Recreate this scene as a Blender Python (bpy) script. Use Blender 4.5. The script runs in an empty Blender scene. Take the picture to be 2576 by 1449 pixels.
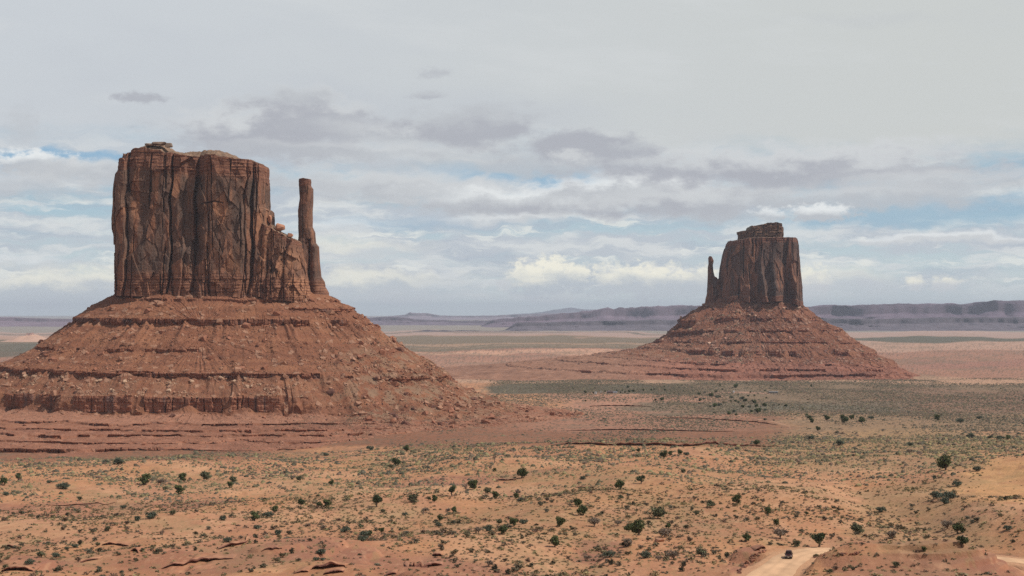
import bpy, math, random
import numpy as np
from math import radians as R, atan, tan, cos, sin, pi

# ------------------------------------------------------------------ camera
S = bpy.context.scene
COL = S.collection
FP, CX, HY = 4010.0, 1288.0, 785.0          # focal length, centre column and horizon row of the 2576 px wide picture
cam = bpy.data.cameras.new("camera")
co = bpy.data.objects.new("camera", cam); COL.objects.link(co); S.camera = co
cam.sensor_width = 36.0; cam.lens = 36.0 * FP / 2576.0
cam.shift_y = (HY - 724.5) / 2576.0
cam.clip_start = 1.0; cam.clip_end = 200000.0
co.location = (0, 0, 0); co.rotation_euler = (R(90), 0, 0)

# ------------------------------------------------------------------ exposure, sun, sky
S.view_settings.view_transform = 'Standard'; S.view_settings.look = 'None'
S.view_settings.exposure = 0.0; S.view_settings.gamma = 1.0
S.cycles.use_denoising = False
S.cycles.max_bounces = 5; S.cycles.diffuse_bounces = 2; S.cycles.glossy_bounces = 1
S.cycles.transmission_bounces = 2; S.cycles.volume_bounces = 0; S.cycles.transparent_max_bounces = 4

SUN_EL, SUN_AZ = 52.0, 104.0                 # azimuth clockwise from +Y (the way the camera looks)
sl = bpy.data.lights.new("sun", 'SUN'); sl.energy = 3.9; sl.angle = R(0.53); sl.color = (1.0, 0.955, 0.88)
so = bpy.data.objects.new("sun", sl); COL.objects.link(so)
so.rotation_euler = (R(90 - SUN_EL), 0, R(180 - SUN_AZ)); so.location = (400, 0, 600)

W = bpy.data.worlds.new("World"); S.world = W; W.use_nodes = True
try: W.cycles.sampling_method = 'MANUAL'; W.cycles.sample_map_resolution = 512
except Exception: pass

class NB:
    """small node-expression builder"""
    def __init__(s, tree): s.t = tree; tree.nodes.clear()
    def n(s, typ, **kw):
        nd = s.t.nodes.new(typ)
        for k, v in kw.items(): setattr(nd, k, v)
        return nd
    def put(s, sock, v):
        if isinstance(v, (int, float)): sock.default_value = v
        elif isinstance(v, tuple): sock.default_value = v if len(v) == len(sock.default_value) else v + (1.0,)
        else: s.t.links.new(v, sock)
    def m(s, op, a, b=0.0, c=None, clamp=False):
        nd = s.n('ShaderNodeMath', operation=op); nd.use_clamp = clamp
        s.put(nd.inputs[0], a); s.put(nd.inputs[1], b)
        if c is not None: s.put(nd.inputs[2], c)
        return nd.outputs[0]
    def ss(s, v, a, b, lo=0.0, hi=1.0):
        nd = s.n('ShaderNodeMapRange', interpolation_type='SMOOTHSTEP')
        s.put(nd.inputs[0], v)
        flip = a > b
        if flip: a, b, lo, hi = b, a, hi, lo
        for i, q in enumerate((a, b, lo, hi)): s.put(nd.inputs[1 + i], q)
        return nd.outputs[0]
    def mix(s, f, a, b, mode='MIX'):
        nd = s.n('ShaderNodeMixRGB', blend_type=mode)
        s.put(nd.inputs[0], f); s.put(nd.inputs[1], a); s.put(nd.inputs[2], b)
        return nd.outputs[0]
    def noise(s, vec, scale, detail=5.0, rough=0.55, dist=0.0):
        nd = s.n('ShaderNodeTexNoise'); s.put(nd.inputs['Vector'], vec)
        nd.inputs['Scale'].default_value = scale; nd.inputs['Detail'].default_value = detail
        nd.inputs['Roughness'].default_value = rough; nd.inputs['Distortion'].default_value = dist
        return nd.outputs[0]
    def vec(s, x, y, z=0.0):
        nd = s.n('ShaderNodeCombineXYZ')
        for i, q in enumerate((x, y, z)): s.put(nd.inputs[i], q)
        return nd.outputs[0]
    def sep(s, v):
        nd = s.n('ShaderNodeSeparateXYZ'); s.put(nd.inputs[0], v); return nd.outputs

def lin(r, g, b):
    f = lambda c: (c / 255.0 / 12.92) if c <= 10 else ((c / 255.0 + 0.055) / 1.055) ** 2.4
    return (f(r), f(g), f(b))

def build_sky():
    b = NB(W.node_tree)
    tc = b.n('ShaderNodeTexCoord')
    dx, dy, dz = b.sep(tc.outputs['Generated'])
    az = b.m('ARCTAN2', dx, dy)
    el = b.m('ARCSINE', dz)
    K = FP / 1000.0
    A0 = b.m('MULTIPLY', az, K); E0 = b.m('MULTIPLY', el, K)       # thousands of picture pixels at the horizon's scale
    wv = b.vec(A0, b.m('MULTIPLY', E0, 2.0), 0.0)
    w1 = b.noise(wv, 9.0, 3.0, 0.6); w2 = b.noise(b.vec(A0, b.m('MULTIPLY', E0, 2.0), 7.3), 9.0, 3.0, 0.6)
    A = b.m('ADD', A0, b.m('MULTIPLY', b.m('SUBTRACT', w1, 0.5), 0.10))
    E = b.m('ADD', E0, b.m('MULTIPLY', b.m('SUBTRACT', w2, 0.5), 0.06))
    fine = b.noise(b.vec(A0, b.m('MULTIPLY', E0, 2.0), 3.1), 9.0, 8.0, 0.60)
    finer = b.noise(b.vec(A0, b.m('MULTIPLY', E0, 1.6), 9.7), 42.0, 5.0, 0.6)
    sky = b.n('ShaderNodeTexSky', sky_type='NISHITA'); sky.sun_disc = False
    sky.sun_elevation = R(SUN_EL); sky.sun_rotation = R(SUN_AZ); sky.air_density = 1.0; sky.dust_density = 0.6
    nish = b.mix(1.0, sky.outputs[0], (0.085, 0.085, 0.085), 'MULTIPLY')
    # clear air between the clouds
    grad = b.ss(E0, 0.0, 0.40)
    blue = b.mix(grad, lin(208, 221, 223), lin(150, 187, 209))
    c = b.mix(0.12, blue, nish)
    # thin streaky decks between the horizon and the veil
    s1 = b.noise(b.vec(A0, b.m('MULTIPLY', E, 7.0), 1.0), 1.9, 6.0, 0.6)
    s2 = b.noise(b.vec(A0, b.m('MULTIPLY', E, 6.0), 5.0), 3.6, 6.0, 0.62)
    band = b.m('MULTIPLY', b.ss(E0, 0.00, 0.10), b.ss(E0, 0.50, 0.38))
    c = b.mix(b.m('MULTIPLY', b.m('MULTIPLY', b.ss(s1, 0.36, 0.56), band), 0.86), c, lin(193, 199, 207))
    c = b.mix(b.m('MULTIPLY', b.m('MULTIPLY', b.ss(s2, 0.47, 0.62), band), 0.75), c, lin(224, 227, 226))
    s3 = b.noise(b.vec(A0, b.m('MULTIPLY', E, 9.0), 11.0), 2.8, 5.0, 0.6)
    c = b.mix(b.m('MULTIPLY', b.m('MULTIPLY', b.ss(s3, 0.52, 0.68), band), 0.45), c, lin(172, 184, 198))
    # the even grey veil over the upper half
    vedge = b.m('ADD', E0, b.m('MULTIPLY', b.m('SUBTRACT', b.noise(b.vec(A0, b.m('MULTIPLY', E0, 3.0), 2.0), 1.6, 5.0, 0.6), 0.5), 0.30))
    vt = b.noise(b.vec(A0, b.m('MULTIPLY', E0, 2.5), 4.0), 1.3, 4.0, 0.5)
    c = b.mix(b.m('MULTIPLY', b.m('MULTIPLY', b.ss(b.noise(b.vec(A0, b.m('MULTIPLY', E, 5.5), 21.0), 5.0, 6.0, 0.6), 0.54, 0.64), b.m('MULTIPLY', b.ss(E0, .02, .07), b.ss(E0, .34, .2))), 0.75), c, lin(236, 238, 232))
    side = b.ss(A0, -1.3, 1.3)
    vcol = b.mix(side, lin(204, 209, 214), lin(205, 208, 206))
    vcol = b.mix(b.m('MULTIPLY', b.ss(vt, 0.45, 0.75), 0.6), vcol, lin(193, 198, 205))
    vcol = b.mix(b.m('MULTIPLY', b.ss(b.noise(b.vec(b.m('ADD', A0, b.m('MULTIPLY', E0, 1.5)), b.m('MULTIPLY', E0, 4.0), 14.0), 1.8, 6.0, 0.6), 0.5, 0.72), 0.45), vcol, lin(214, 217, 218))
    c = b.mix(b.m('MULTIPLY', b.ss(vedge, 0.30, 0.44), 0.97), c, vcol)
    GREY, GREY2, PALE, WHITE, WARM = lin(176, 179, 187), lin(190, 194, 199), lin(210, 213, 215), lin(235, 238, 238), lin(252, 248, 230)
    BL = lin(146, 182, 209)
    # blue openings first, then clouds: (x, y, rx, ry, base colour, top colour, strength, softness)
    blobs = [
        (110, 393, 260, 17, BL, BL, .95, .30), (330, 402, 120, 14, BL, BL, .8, .4),
        (1290, 440, 230, 24, lin(150,184,208), lin(150,184,208), .9, .4), (1420, 458, 160, 18, lin(146,182,208), lin(146,182,208), .8, .4),
        (1960, 500, 330, 22, lin(158,188,206), lin(158,188,206), .75, .4), (2300, 545, 420, 28, lin(155,187,206), lin(155,187,206), .8, .4),
        (2500, 505, 160, 18, lin(150,184,206), lin(150,184,206), .7, .4), (1000, 560, 260, 18, lin(165,190,208), lin(165,190,208), .6, .5),
        (1250, 420, 300, 12, lin(168,192,208), lin(168,192,208), .6, .5),
        (90, 410, 85, 26, GREY2, WHITE, .95, .25), (240, 430, 110, 26, GREY2, PALE, .9, .3), (60, 470, 200, 34, GREY2, PALE, .7, .5),
        (880, 460, 260, 34, GREY2, PALE, .9, .4), (1120, 480, 250, 38, GREY2, PALE, .95, .35), (1350, 505, 260, 34, GREY2, WHITE, .95, .28),
        (1600, 480, 220, 38, GREY2, WHITE, .95, .28), (1780, 510, 190, 38, GREY2, PALE, .95, .3), (1560, 520, 380, 26, GREY, PALE, .8, .5),
        (1500, 413, 520, 20, GREY2, GREY2, .8, .45), (1850, 420, 330, 46, GREY, PALE, .95, .35), (2120, 420, 330, 48, GREY, PALE, .95, .35),
        (2330, 470, 260, 40, GREY2, PALE, .85, .45), (2130, 500, 240, 26, GREY2, PALE, .8, .4), (2060, 534, 70, 18, GREY2, WHITE, .95, .25),
        (1935, 540, 36, 14, GREY2, WHITE, .8, .3), (2380, 603, 260, 10, PALE, WHITE, .9, .4), (1240, 553, 160, 12, PALE, WHITE, .7, .45),
        (720, 372, 170, 30, GREY, GREY, .85, .5), (640, 335, 185, 52, GREY, PALE, .95, .3), (780, 300, 140, 60, GREY, PALE, .95, .3), (750, 262, 100, 28, GREY, GREY2, .9, .35),
        (870, 330, 120, 26, GREY, GREY2, .7, .5), (1040, 340, 170, 32, GREY2, PALE, .9, .4), (1180, 318, 165, 40, GREY, GREY2, .95, .3), (900, 378, 330, 22, GREY2, PALE, .7, .5),
        (1470, 370, 135, 34, GREY, GREY, .95, .28), (1440, 392, 46, 16, PALE, PALE, .8, .45), (1590, 378, 50, 18, GREY, GREY2, .8, .4),
        (355, 246, 60, 11, GREY, GREY, .85, .35), (1092, 182, 40, 13, GREY, GREY2, .5, .5), (1072, 240, 38, 9, GREY, GREY2, .7, .4),
        (58, 320, 40, 42, GREY2, GREY2, .5, .6), (2200, 45, 240, 16, GREY2, GREY2, .25, .7),
        (130, 725, 210, 40, lin(196,203,208), WARM, .9, .4), (280, 700, 110, 26, lin(196,203,208), WARM, .8, .4), (60, 655, 160, 16, PALE, WHITE, .6, .5),
        (900, 715, 210, 28, lin(196,203,208), WARM, .85, .4), (860, 630, 190, 30, PALE, WARM, .7, .5), (850, 575, 90, 22, PALE, WHITE, .6, .4), (1000, 745, 330, 12, PALE, PALE, .5, .5),
        (1365, 705, 66, 36, lin(192,200,206), WARM, 1., .22), (1445, 700, 42, 30, lin(192,200,206), WARM, .95, .25), (1400, 748, 120, 8, PALE, PALE, .5, .5),
        (1560, 706, 75, 28, lin(196,203,208), WARM, .9, .3), (1660, 712, 80, 30, lin(196,203,208), WARM, .95, .3), (1770, 708, 60, 24, lin(196,203,208), WARM, .8, .3),
        (1266, 716, 18, 13, PALE, PALE, .7, .4), (2035, 712, 50, 28, PALE, WARM, .9, .3), (2140, 708, 120, 26, PALE, WARM, .55, .5),
        (2305, 715, 22, 12, PALE, WARM, .9, .35), (2378, 715, 34, 13, PALE, WARM, .9, .35), (2480, 700, 60, 18, PALE, PALE, .4, .5),
    ]
    for (x, y, rx, ry, cb, ct, st, soft) in blobs:
        a0 = atan((x - CX) / FP) ; e0 = atan((HY - y) / FP * cos(a0)) * K; a0 *= K
        rx /= 1000.; ry /= (820. if y > 640 else 1000.)
        small = rx < .09
        AA, EE = (A0, E0) if small else (A, E)
        u = b.m('MULTIPLY', b.m('SUBTRACT', AA, a0), 1 / rx); v = b.m('MULTIPLY', b.m('SUBTRACT', EE, e0), 1 / ry)
        d = b.m('SQRT', b.m('ADD', b.m('MULTIPLY', u, u), b.m('MULTIPLY', v, v)))
        d = b.m('ADD', d, b.m('MULTIPLY', b.m('SUBTRACT', finer if small else fine, 0.5), 2.7))
        mk = b.m('MULTIPLY', b.ss(d, 1.60, 1.60 - .35 - soft * 2.2), st)
        tp = b.ss(b.m('ADD', v, b.m('MULTIPLY', b.m('SUBTRACT', fine, 0.5), 3.0)), -0.35, 0.8)
        c = b.mix(mk, c, b.mix(tp, cb, ct))
    # very high up and behind: open blue air, so that the shade on the ground stays blue and deep
    up = b.ss(E0, 1.2, 3.0)
    hi = b.mix(b.ss(b.noise(tc.outputs['Generated'], 2.2, 4.0, 0.55), 0.5, 0.7), nish, lin(170, 172, 178))
    c = b.mix(b.m('MULTIPLY', up, 0.95), c, hi)
    c = b.mix(b.ss(E0, 0.0, -0.3), c, (0.16, 0.10, 0.075))
    bg = b.n('ShaderNodeBackground'); b.put(bg.inputs[0], c); bg.inputs[1].default_value = 1.0
    out = b.n('ShaderNodeOutputWorld'); b.t.links.new(bg.outputs[0], out.inputs[0])
build_sky()

# ------------------------------------------------------------------ noise in numpy
def hsh(ix, iy, iz, seed):
    h = (ix.astype(np.int64) * 374761393 + iy.astype(np.int64) * 668265263 + iz.astype(np.int64) * 2147483647 + seed * 974634777) & 0xFFFFFFFF
    h = ((h ^ (h >> 13)) * 1274126177) & 0xFFFFFFFF
    h = ((h ^ (h >> 15)) * 2246822519) & 0xFFFFFFFF
    return ((h ^ (h >> 16)) & 0xFFFFFF) / float(0xFFFFFF)

def vn3(x, y, z, seed=0):
    xi, yi, zi = np.floor(x), np.floor(y), np.floor(z)
    fx, fy, fz = x - xi, y - yi, z - zi
    fx = fx * fx * (3 - 2 * fx); fy = fy * fy * (3 - 2 * fy); fz = fz * fz * (3 - 2 * fz)
    r = 0
    for a in (0, 1):
        for b in (0, 1):
            for c in (0, 1):
                r = r + hsh(xi + a, yi + b, zi + c, seed) * (fx if a else 1 - fx) * (fy if b else 1 - fy) * (fz if c else 1 - fz)
    return r * 2 - 1

def vn2(x, y, seed=0):
    xi, yi = np.floor(x), np.floor(y); fx, fy = x - xi, y - yi
    fx = fx * fx * (3 - 2 * fx); fy = fy * fy * (3 - 2 * fy); z = xi * 0
    return ((hsh(xi, yi, z, seed) * (1 - fx) + hsh(xi + 1, yi, z, seed) * fx) * (1 - fy)
            + (hsh(xi, yi + 1, z, seed) * (1 - fx) + hsh(xi + 1, yi + 1, z, seed) * fx) * fy) * 2 - 1

def fbm2(x, y, o=4, seed=0, g=.5):
    r, a = 0, 1.
    for i in range(o): r = r + a * vn2(x * 2 ** i + 17.3 * i, y * 2 ** i - 9.1 * i, seed + i); a *= g
    return r
def fbm3(x, y, z, o=4, seed=0, g=.5):
    r, a = 0, 1.
    for i in range(o): r = r + a * vn3(x * 2 ** i + 17.3 * i, y * 2 ** i - 9.1 * i, z * 2 ** i + 3.7 * i, seed + i); a *= g
    return r

def worley(x, y, z, seed=0):
    """nearest cell: offset vector to its point and three random numbers of the cell; also F2-F1"""
    xi, yi, zi = np.floor(x), np.floor(y), np.floor(z)
    best = np.full(x.shape, 9e9); sec = np.full(x.shape, 9e9)
    dv = np.zeros(x.shape + (3,)); rv = np.zeros(x.shape + (3,))
    for a in (-1, 0, 1):
        for b in (-1, 0, 1):
            for c in (-1, 0, 1):
                X, Y, Z = xi + a, yi + b, zi + c
                px, py, pz = X + hsh(X, Y, Z, seed), Y + hsh(X, Y, Z, seed + 1), Z + hsh(X, Y, Z, seed + 2)
                ex, ey, ez = x - px, y - py, z - pz
                d = ex * ex + ey * ey + ez * ez
                m = d < best
                sec = np.where(m, best, np.minimum(sec, d)); best = np.where(m, d, best)
                if m.any():
                    dv[m] = np.stack([ex[m], ey[m], ez[m]], -1)
                    Xm, Ym, Zm = X[m], Y[m], Z[m]
                    rv[m] = np.stack([hsh(Xm, Ym, Zm, seed + 5), hsh(Xm, Ym, Zm, seed + 6), hsh(Xm, Ym, Zm, seed + 7)], -1)
    return dv, rv, np.sqrt(sec) - np.sqrt(best)

def sstep(x, a, b):
    t = np.clip((x - a) / (b - a), 0, 1); return t * t * (3 - 2 * t)

# ------------------------------------------------------------------ mesh helpers
def mesh_np(name, V, F, mat=None, col=None, smooth=False):
    """V (n,3), F (m,k) int"""
    me = bpy.data.meshes.new(name)
    V = np.ascontiguousarray(V, dtype=np.float32).reshape(-1, 3); F = np.ascontiguousarray(F, dtype=np.int32)
    k = F.shape[1]
    me.vertices.add(len(V)); me.vertices.foreach_set("co", V.ravel())
    me.loops.add(F.size); me.loops.foreach_set("vertex_index", F.ravel())
    me.polygons.add(len(F)); me.polygons.foreach_set("loop_start", np.arange(0, F.size, k, dtype=np.int32))
    me.polygons.foreach_set("loop_total", np.full(len(F), k, dtype=np.int32))
    me.polygons.foreach_set("use_smooth", np.full(len(F), smooth, dtype=bool))
    if col is not None:
        ca = me.color_attributes.new("Col", 'FLOAT_COLOR', 'POINT')
        C4 = np.ones((len(V), 4), dtype=np.float32); C4[:, :3] = np.asarray(col).reshape(-1, 3)
        ca.data.foreach_set("color", C4.ravel())
    me.update(calc_edges=True)
    if mat: me.materials.append(mat)
    return me

def grid_faces(nv, nu, wrap=False):
    i = np.arange(nv - 1)[:, None]; j = np.arange(nu if wrap else nu - 1)[None, :]
    j2 = (j + 1) % nu
    return np.stack([i * nu + j, i * nu + j2, (i + 1) * nu + j2, (i + 1) * nu + j], -1).reshape(-1, 4)

def obj(name, me, parent=None, loc=None):
    o = bpy.data.objects.new(name, me); COL.objects.link(o)
    if parent: o.parent = parent
    if loc is not None: o.location = loc
    return o
def tag(o, label=None, cat=None, group=None, kind=None):
    if label: o["label"] = label
    if cat: o["category"] = cat
    if group: o["group"] = group
    if kind: o["kind"] = kind
    return o
def empty(name, loc=(0, 0, 0), rz=0, **kw):
    o = bpy.data.objects.new(name, None); COL.objects.link(o); o.location = loc; o.rotation_euler = (0, 0, rz)
    o.empty_display_size = 0.5
    return tag(o, **kw)
def dup(root, loc, rz=0., sc=1., **kw):
    r = root.copy(); COL.objects.link(r); r.location = loc; r.rotation_euler = (0, 0, rz)
    r.scale = (sc, sc, sc) if isinstance(sc, (int, float)) else sc
    for ch in list(root.children):
        c = ch.copy(); COL.objects.link(c); c.parent = r
    return tag(r, **kw)

def mat_col(name, rough=0.95, nscale=0.5, namt=0.25, bump=0.0, bscale=1.0, fine=4.0, tint=(1, 1, 1), spec=0.15):
    m = bpy.data.materials.new(name); m.use_nodes = True
    b = NB(m.node_tree)
    at = b.n('ShaderNodeAttribute', attribute_name="Col")
    tc = b.n('ShaderNodeTexCoord')
    n1 = b.noise(tc.outputs['Object'], nscale, 6.0, 0.6)
    n2 = b.noise(tc.outputs['Object'], nscale * fine, 4.0, 0.65)
    k = b.m('ADD', b.m('MULTIPLY', b.m('SUBTRACT', n1, 0.5), namt * 2), b.m('MULTIPLY', b.m('SUBTRACT', n2, 0.5), namt * 2))
    k = b.m('ADD', k, 1.0)
    cc = b.mix(1.0, at.outputs['Color'], b.vec(k, k, k), 'MULTIPLY')
    if tint != (1, 1, 1): cc = b.mix(1.0, cc, tint, 'MULTIPLY')
    p = b.n('ShaderNodeBsdfPrincipled'); b.put(p.inputs['Base Color'], cc)
    p.inputs['Roughness'].default_value = rough; p.inputs['Specular IOR Level'].default_value = spec
    if bump > 0:
        bn = b.n('ShaderNodeBump'); bn.inputs['Strength'].default_value = 1.0; bn.inputs['Distance'].default_value = bump
        b.put(bn.inputs['Height'], b.noise(tc.outputs['Object'], bscale, 6.0, 0.65)); b.put(p.inputs['Normal'], bn.outputs[0])
    o = b.n('ShaderNodeOutputMaterial'); b.t.links.new(p.outputs[0], o.inputs[0])
    return m

def mat_plain(name, c, rough=0.8, metal=0.0, namt=0.12, nscale=3.0, spec=0.3, coat=0.0):
    m = bpy.data.materials.new(name); m.use_nodes = True
    b = NB(m.node_tree); tc = b.n('ShaderNodeTexCoord')
    k = b.m('ADD', b.m('MULTIPLY', b.m('SUBTRACT', b.noise(tc.outputs['Object'], nscale, 4.0), 0.5), namt * 2), 1.0)
    p = b.n('ShaderNodeBsdfPrincipled'); b.put(p.inputs['Base Color'], b.mix(1.0, c, b.vec(k, k, k), 'MULTIPLY'))
    p.inputs['Roughness'].default_value = rough; p.inputs['Metallic'].default_value = metal
    p.inputs['Specular IOR Level'].default_value = spec; p.inputs['Coat Weight'].default_value = coat
    o = b.n('ShaderNodeOutputMaterial'); b.t.links.new(p.outputs[0], o.inputs[0])
    return m

M_ground = mat_col("desert_ground", nscale=0.12, namt=0.16, fine=7.0, bump=0.5, bscale=0.5)
M_rock = mat_col("red_sandstone", nscale=0.07, namt=0.22, fine=6.0, bump=0.9, bscale=0.35)
M_talus = mat_col("talus_slope", nscale=0.10, namt=0.20, fine=7.0, bump=1.0, bscale=0.45)
M_boulder = mat_col("boulder_rock", nscale=0.5, namt=0.25, fine=4.0)
M_leaf = mat_col("foliage", nscale=0.8, namt=0.35, fine=4.0, rough=0.8)
M_far = mat_col("far_hills", nscale=0.004, namt=0.12, fine=5.0)
M_road = mat_col("dirt_road", nscale=0.25, namt=0.10, fine=5.0, bump=0.06, bscale=1.2)
M_bark = mat_plain("bark", (0.11, 0.075, 0.055), 0.95)

# ------------------------------------------------------------------ the ground
TY = np.array([15, 60, 150, 260, 355, 400, 460, 540, 640, 780, 980, 1100, 1250, 1400, 1700, 2200, 2860, 3500, 5000, 8000, 14000, 60000.])
def tab(*rows):  # picture rows of the bare ground at each distance -> heights
    far = [945, 897, 855, 825.1]
    z = [-4.0, -22.0, -38.0, -51.0] + [-(y - HY) * Y / FP for y, Y in zip(list(rows) + far, TY[4:-1])] + [-140.0]
    return z
TX = np.array([0, 700, 1200, 1700, 2100, 2576.])
TZ = np.array([
    tab(1449, 1409, 1368, 1322, 1273, 1215, 1160, 1166, 1140, 1100, 1060, 1005, 965),
    tab(1449, 1409, 1366, 1320, 1270, 1213, 1156, 1158, 1136, 1098, 1058, 1005, 965),
    tab(1449, 1406, 1360, 1312, 1258, 1195, 1127, 1124, 1106, 1088, 1048, 1002, 962),
    tab(1449, 1400, 1350, 1302, 1246, 1186, 1123, 1116, 1100, 1082, 1046, 1000, 960),
    tab(1449, 1396, 1346, 1298, 1240, 1182, 1125, 1108, 1088, 1072, 1044, 1000, 960),
    tab(1449, 1400, 1350, 1298, 1238, 1180, 1122, 1104, 1086, 1070, 1042, 1000, 960)])

ROAD = np.array([(20., 235.), (30., 275.), (44., 315.), (57.4, 355.7), (62.8, 371.), (68.5, 386.), (76., 394.5), (86., 393.5), (98., 390.), (112., 384.5), (122.5, 375.), (128., 360.), (131., 338.), (134., 300.)])
ROAD_Z = -58.9
def seg_dist(x, y, pts):
    d = np.full(np.shape(x), 1e9)
    for (x0, y0), (x1, y1) in zip(pts[:-1], pts[1:]):
        vx, vy = x1 - x0, y1 - y0
        t = np.clip(((x - x0) * vx + (y - y0) * vy) / (vx * vx + vy * vy), 0, 1)
        d = np.minimum(d, np.hypot(x - x0 - t * vx, y - y0 - t * vy))
    return d

# bumps: picture column, distance, height, half width, half length, skew
BUMPS = [(2740, 640, 15, 62, 110, 0.), (2590, 470, 8, 22, 90, 0.), (2375, 361, 5.0, 11, 9, 0.), (2470, 363, 3.6, 8, 8, 0.), (2240, 362, 4.6, 11, 9, 0.), (2120, 362, 4.6, 9, 9, 0.), (2300, 336, 3, 30, 22, 0.),
         (1600, 720, 6, 38, 150, .15), (1400, 560, 4, 26, 80, .25), (1150, 430, 3.0, 30, 40, .2), (760, 395, 3.2, 16, 26, .3), (640, 420, 3.0, 10, 30, .3),
         (880, 350, 2.0, 20, 16, 0), (330, 400, 2.2, 11, 16, 0), (420, 520, 3, 26, 30, 0), (60, 360, 3.0, 12, 12, 0), (1000, 620, 3.5, 40, 50, 0),
         (200, 760, 4, 50, 70, 0), (1880, 352, 1.9, 4.5, 26, 0.09), (1500, 960, 5, 90, 60, 0), (2150, 830, 4, 60, 80, 0), (1990, 600, 3, 30, 60, 0), (2280, 520, -4, 14, 120, .05),
         (1250, 800, 4, 36, 60, 0), (520, 900, 4, 60, 50, 0), (900, 800, -3, 30, 60, 0)]
def ground_z(x, Y):
    x = np.asarray(x, float); Y = np.asarray(Y, float)
    u = np.clip(CX + FP * x / np.maximum(Y, 1), 0, 2576)
    zs = np.stack([np.interp(Y, TY, TZ[k]) for k in range(len(TX))], 0)
    k = np.clip(np.searchsorted(TX, u, side='right') - 1, 0, len(TX) - 2)
    t = (u - TX[k]) / (TX[k + 1] - TX[k]); t = t * t * (3 - 2 * t)
    z = np.take_along_axis(zs, k[None], 0)[0] * (1 - t) + np.take_along_axis(zs, k[None] + 1, 0)[0] * t
    for (c, Yc, h, wx, wy, sk) in BUMPS:
        xc = (c - CX) / FP * Yc
        dx = (x - xc - sk * (Y - Yc)) / wx; dy = (Y - Yc) / wy
        z = z + h * np.exp(-(dx * dx + dy * dy))
    near = sstep(Y, 120, 300) * (1 - sstep(Y, 1000, 1500))
    z = z + near * (fbm2(x / 90, Y / 130, 3, 3) * 2.2 + fbm2(x / 16, Y / 26, 4, 9) * .6)
    # bare rock comes out in low steps on the left
    rk = rock_mask(x, Y)
    st = 1.5; q = z / st + fbm2(x / 30, Y / 30, 2, 77) * .5; f = q - np.floor(q)
    z = z + near * rk * ((np.floor(q) + sstep(f, .72, .95) - q) * st) * .85
    z = z + sstep(Y, 1200, 1800) * (1 - sstep(Y, 5000, 9000)) * fbm2(x / 160, Y / 160, 3, 21) * 1.1
    d = seg_dist(x, Y, ROAD)
    w = 1 - sstep(d, 5.5, 9.5)
    w = np.maximum(w, (1 - sstep(np.hypot((x - 66.) / 1.3, Y - 395.), 7, 11)))
    return z * (1 - w) + ROAD_Z * w

def rowpx(x, Y): return CX + FP * x / Y, HY
def rock_mask(x, Y):
    u = CX + FP * x / np.maximum(Y, 1)
    v = np.interp(Y, TY[3:14], [1530, 1449, 1405, 1358, 1310, 1258, 1200, 1140, 1130, 1110, 1095])
    n = fbm2(x / 38, Y / 60, 4, 41) * .6
    def blob(cx, cy, rx, ry): return np.exp(-(((u - cx) / rx) ** 2 + ((v - cy) / ry) ** 2) * 1.2)
    m = blob(300, 1268, 420, 26) + blob(760, 1400, 200, 50) + blob(60, 1440, 160, 40) + blob(1080, 1440, 260, 40) + blob(2280, 1425, 330, 42) * 1.1
    m = m + blob(1480, 1390, 110, 40) * .8 + blob(1000, 1225, 300, 16) * .8 + blob(1350, 1210, 160, 10) + blob(1870, 1420, 50, 45) + blob(450, 1430, 200, 30)
    return sstep(m + n * .55, .45, .75)

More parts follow.
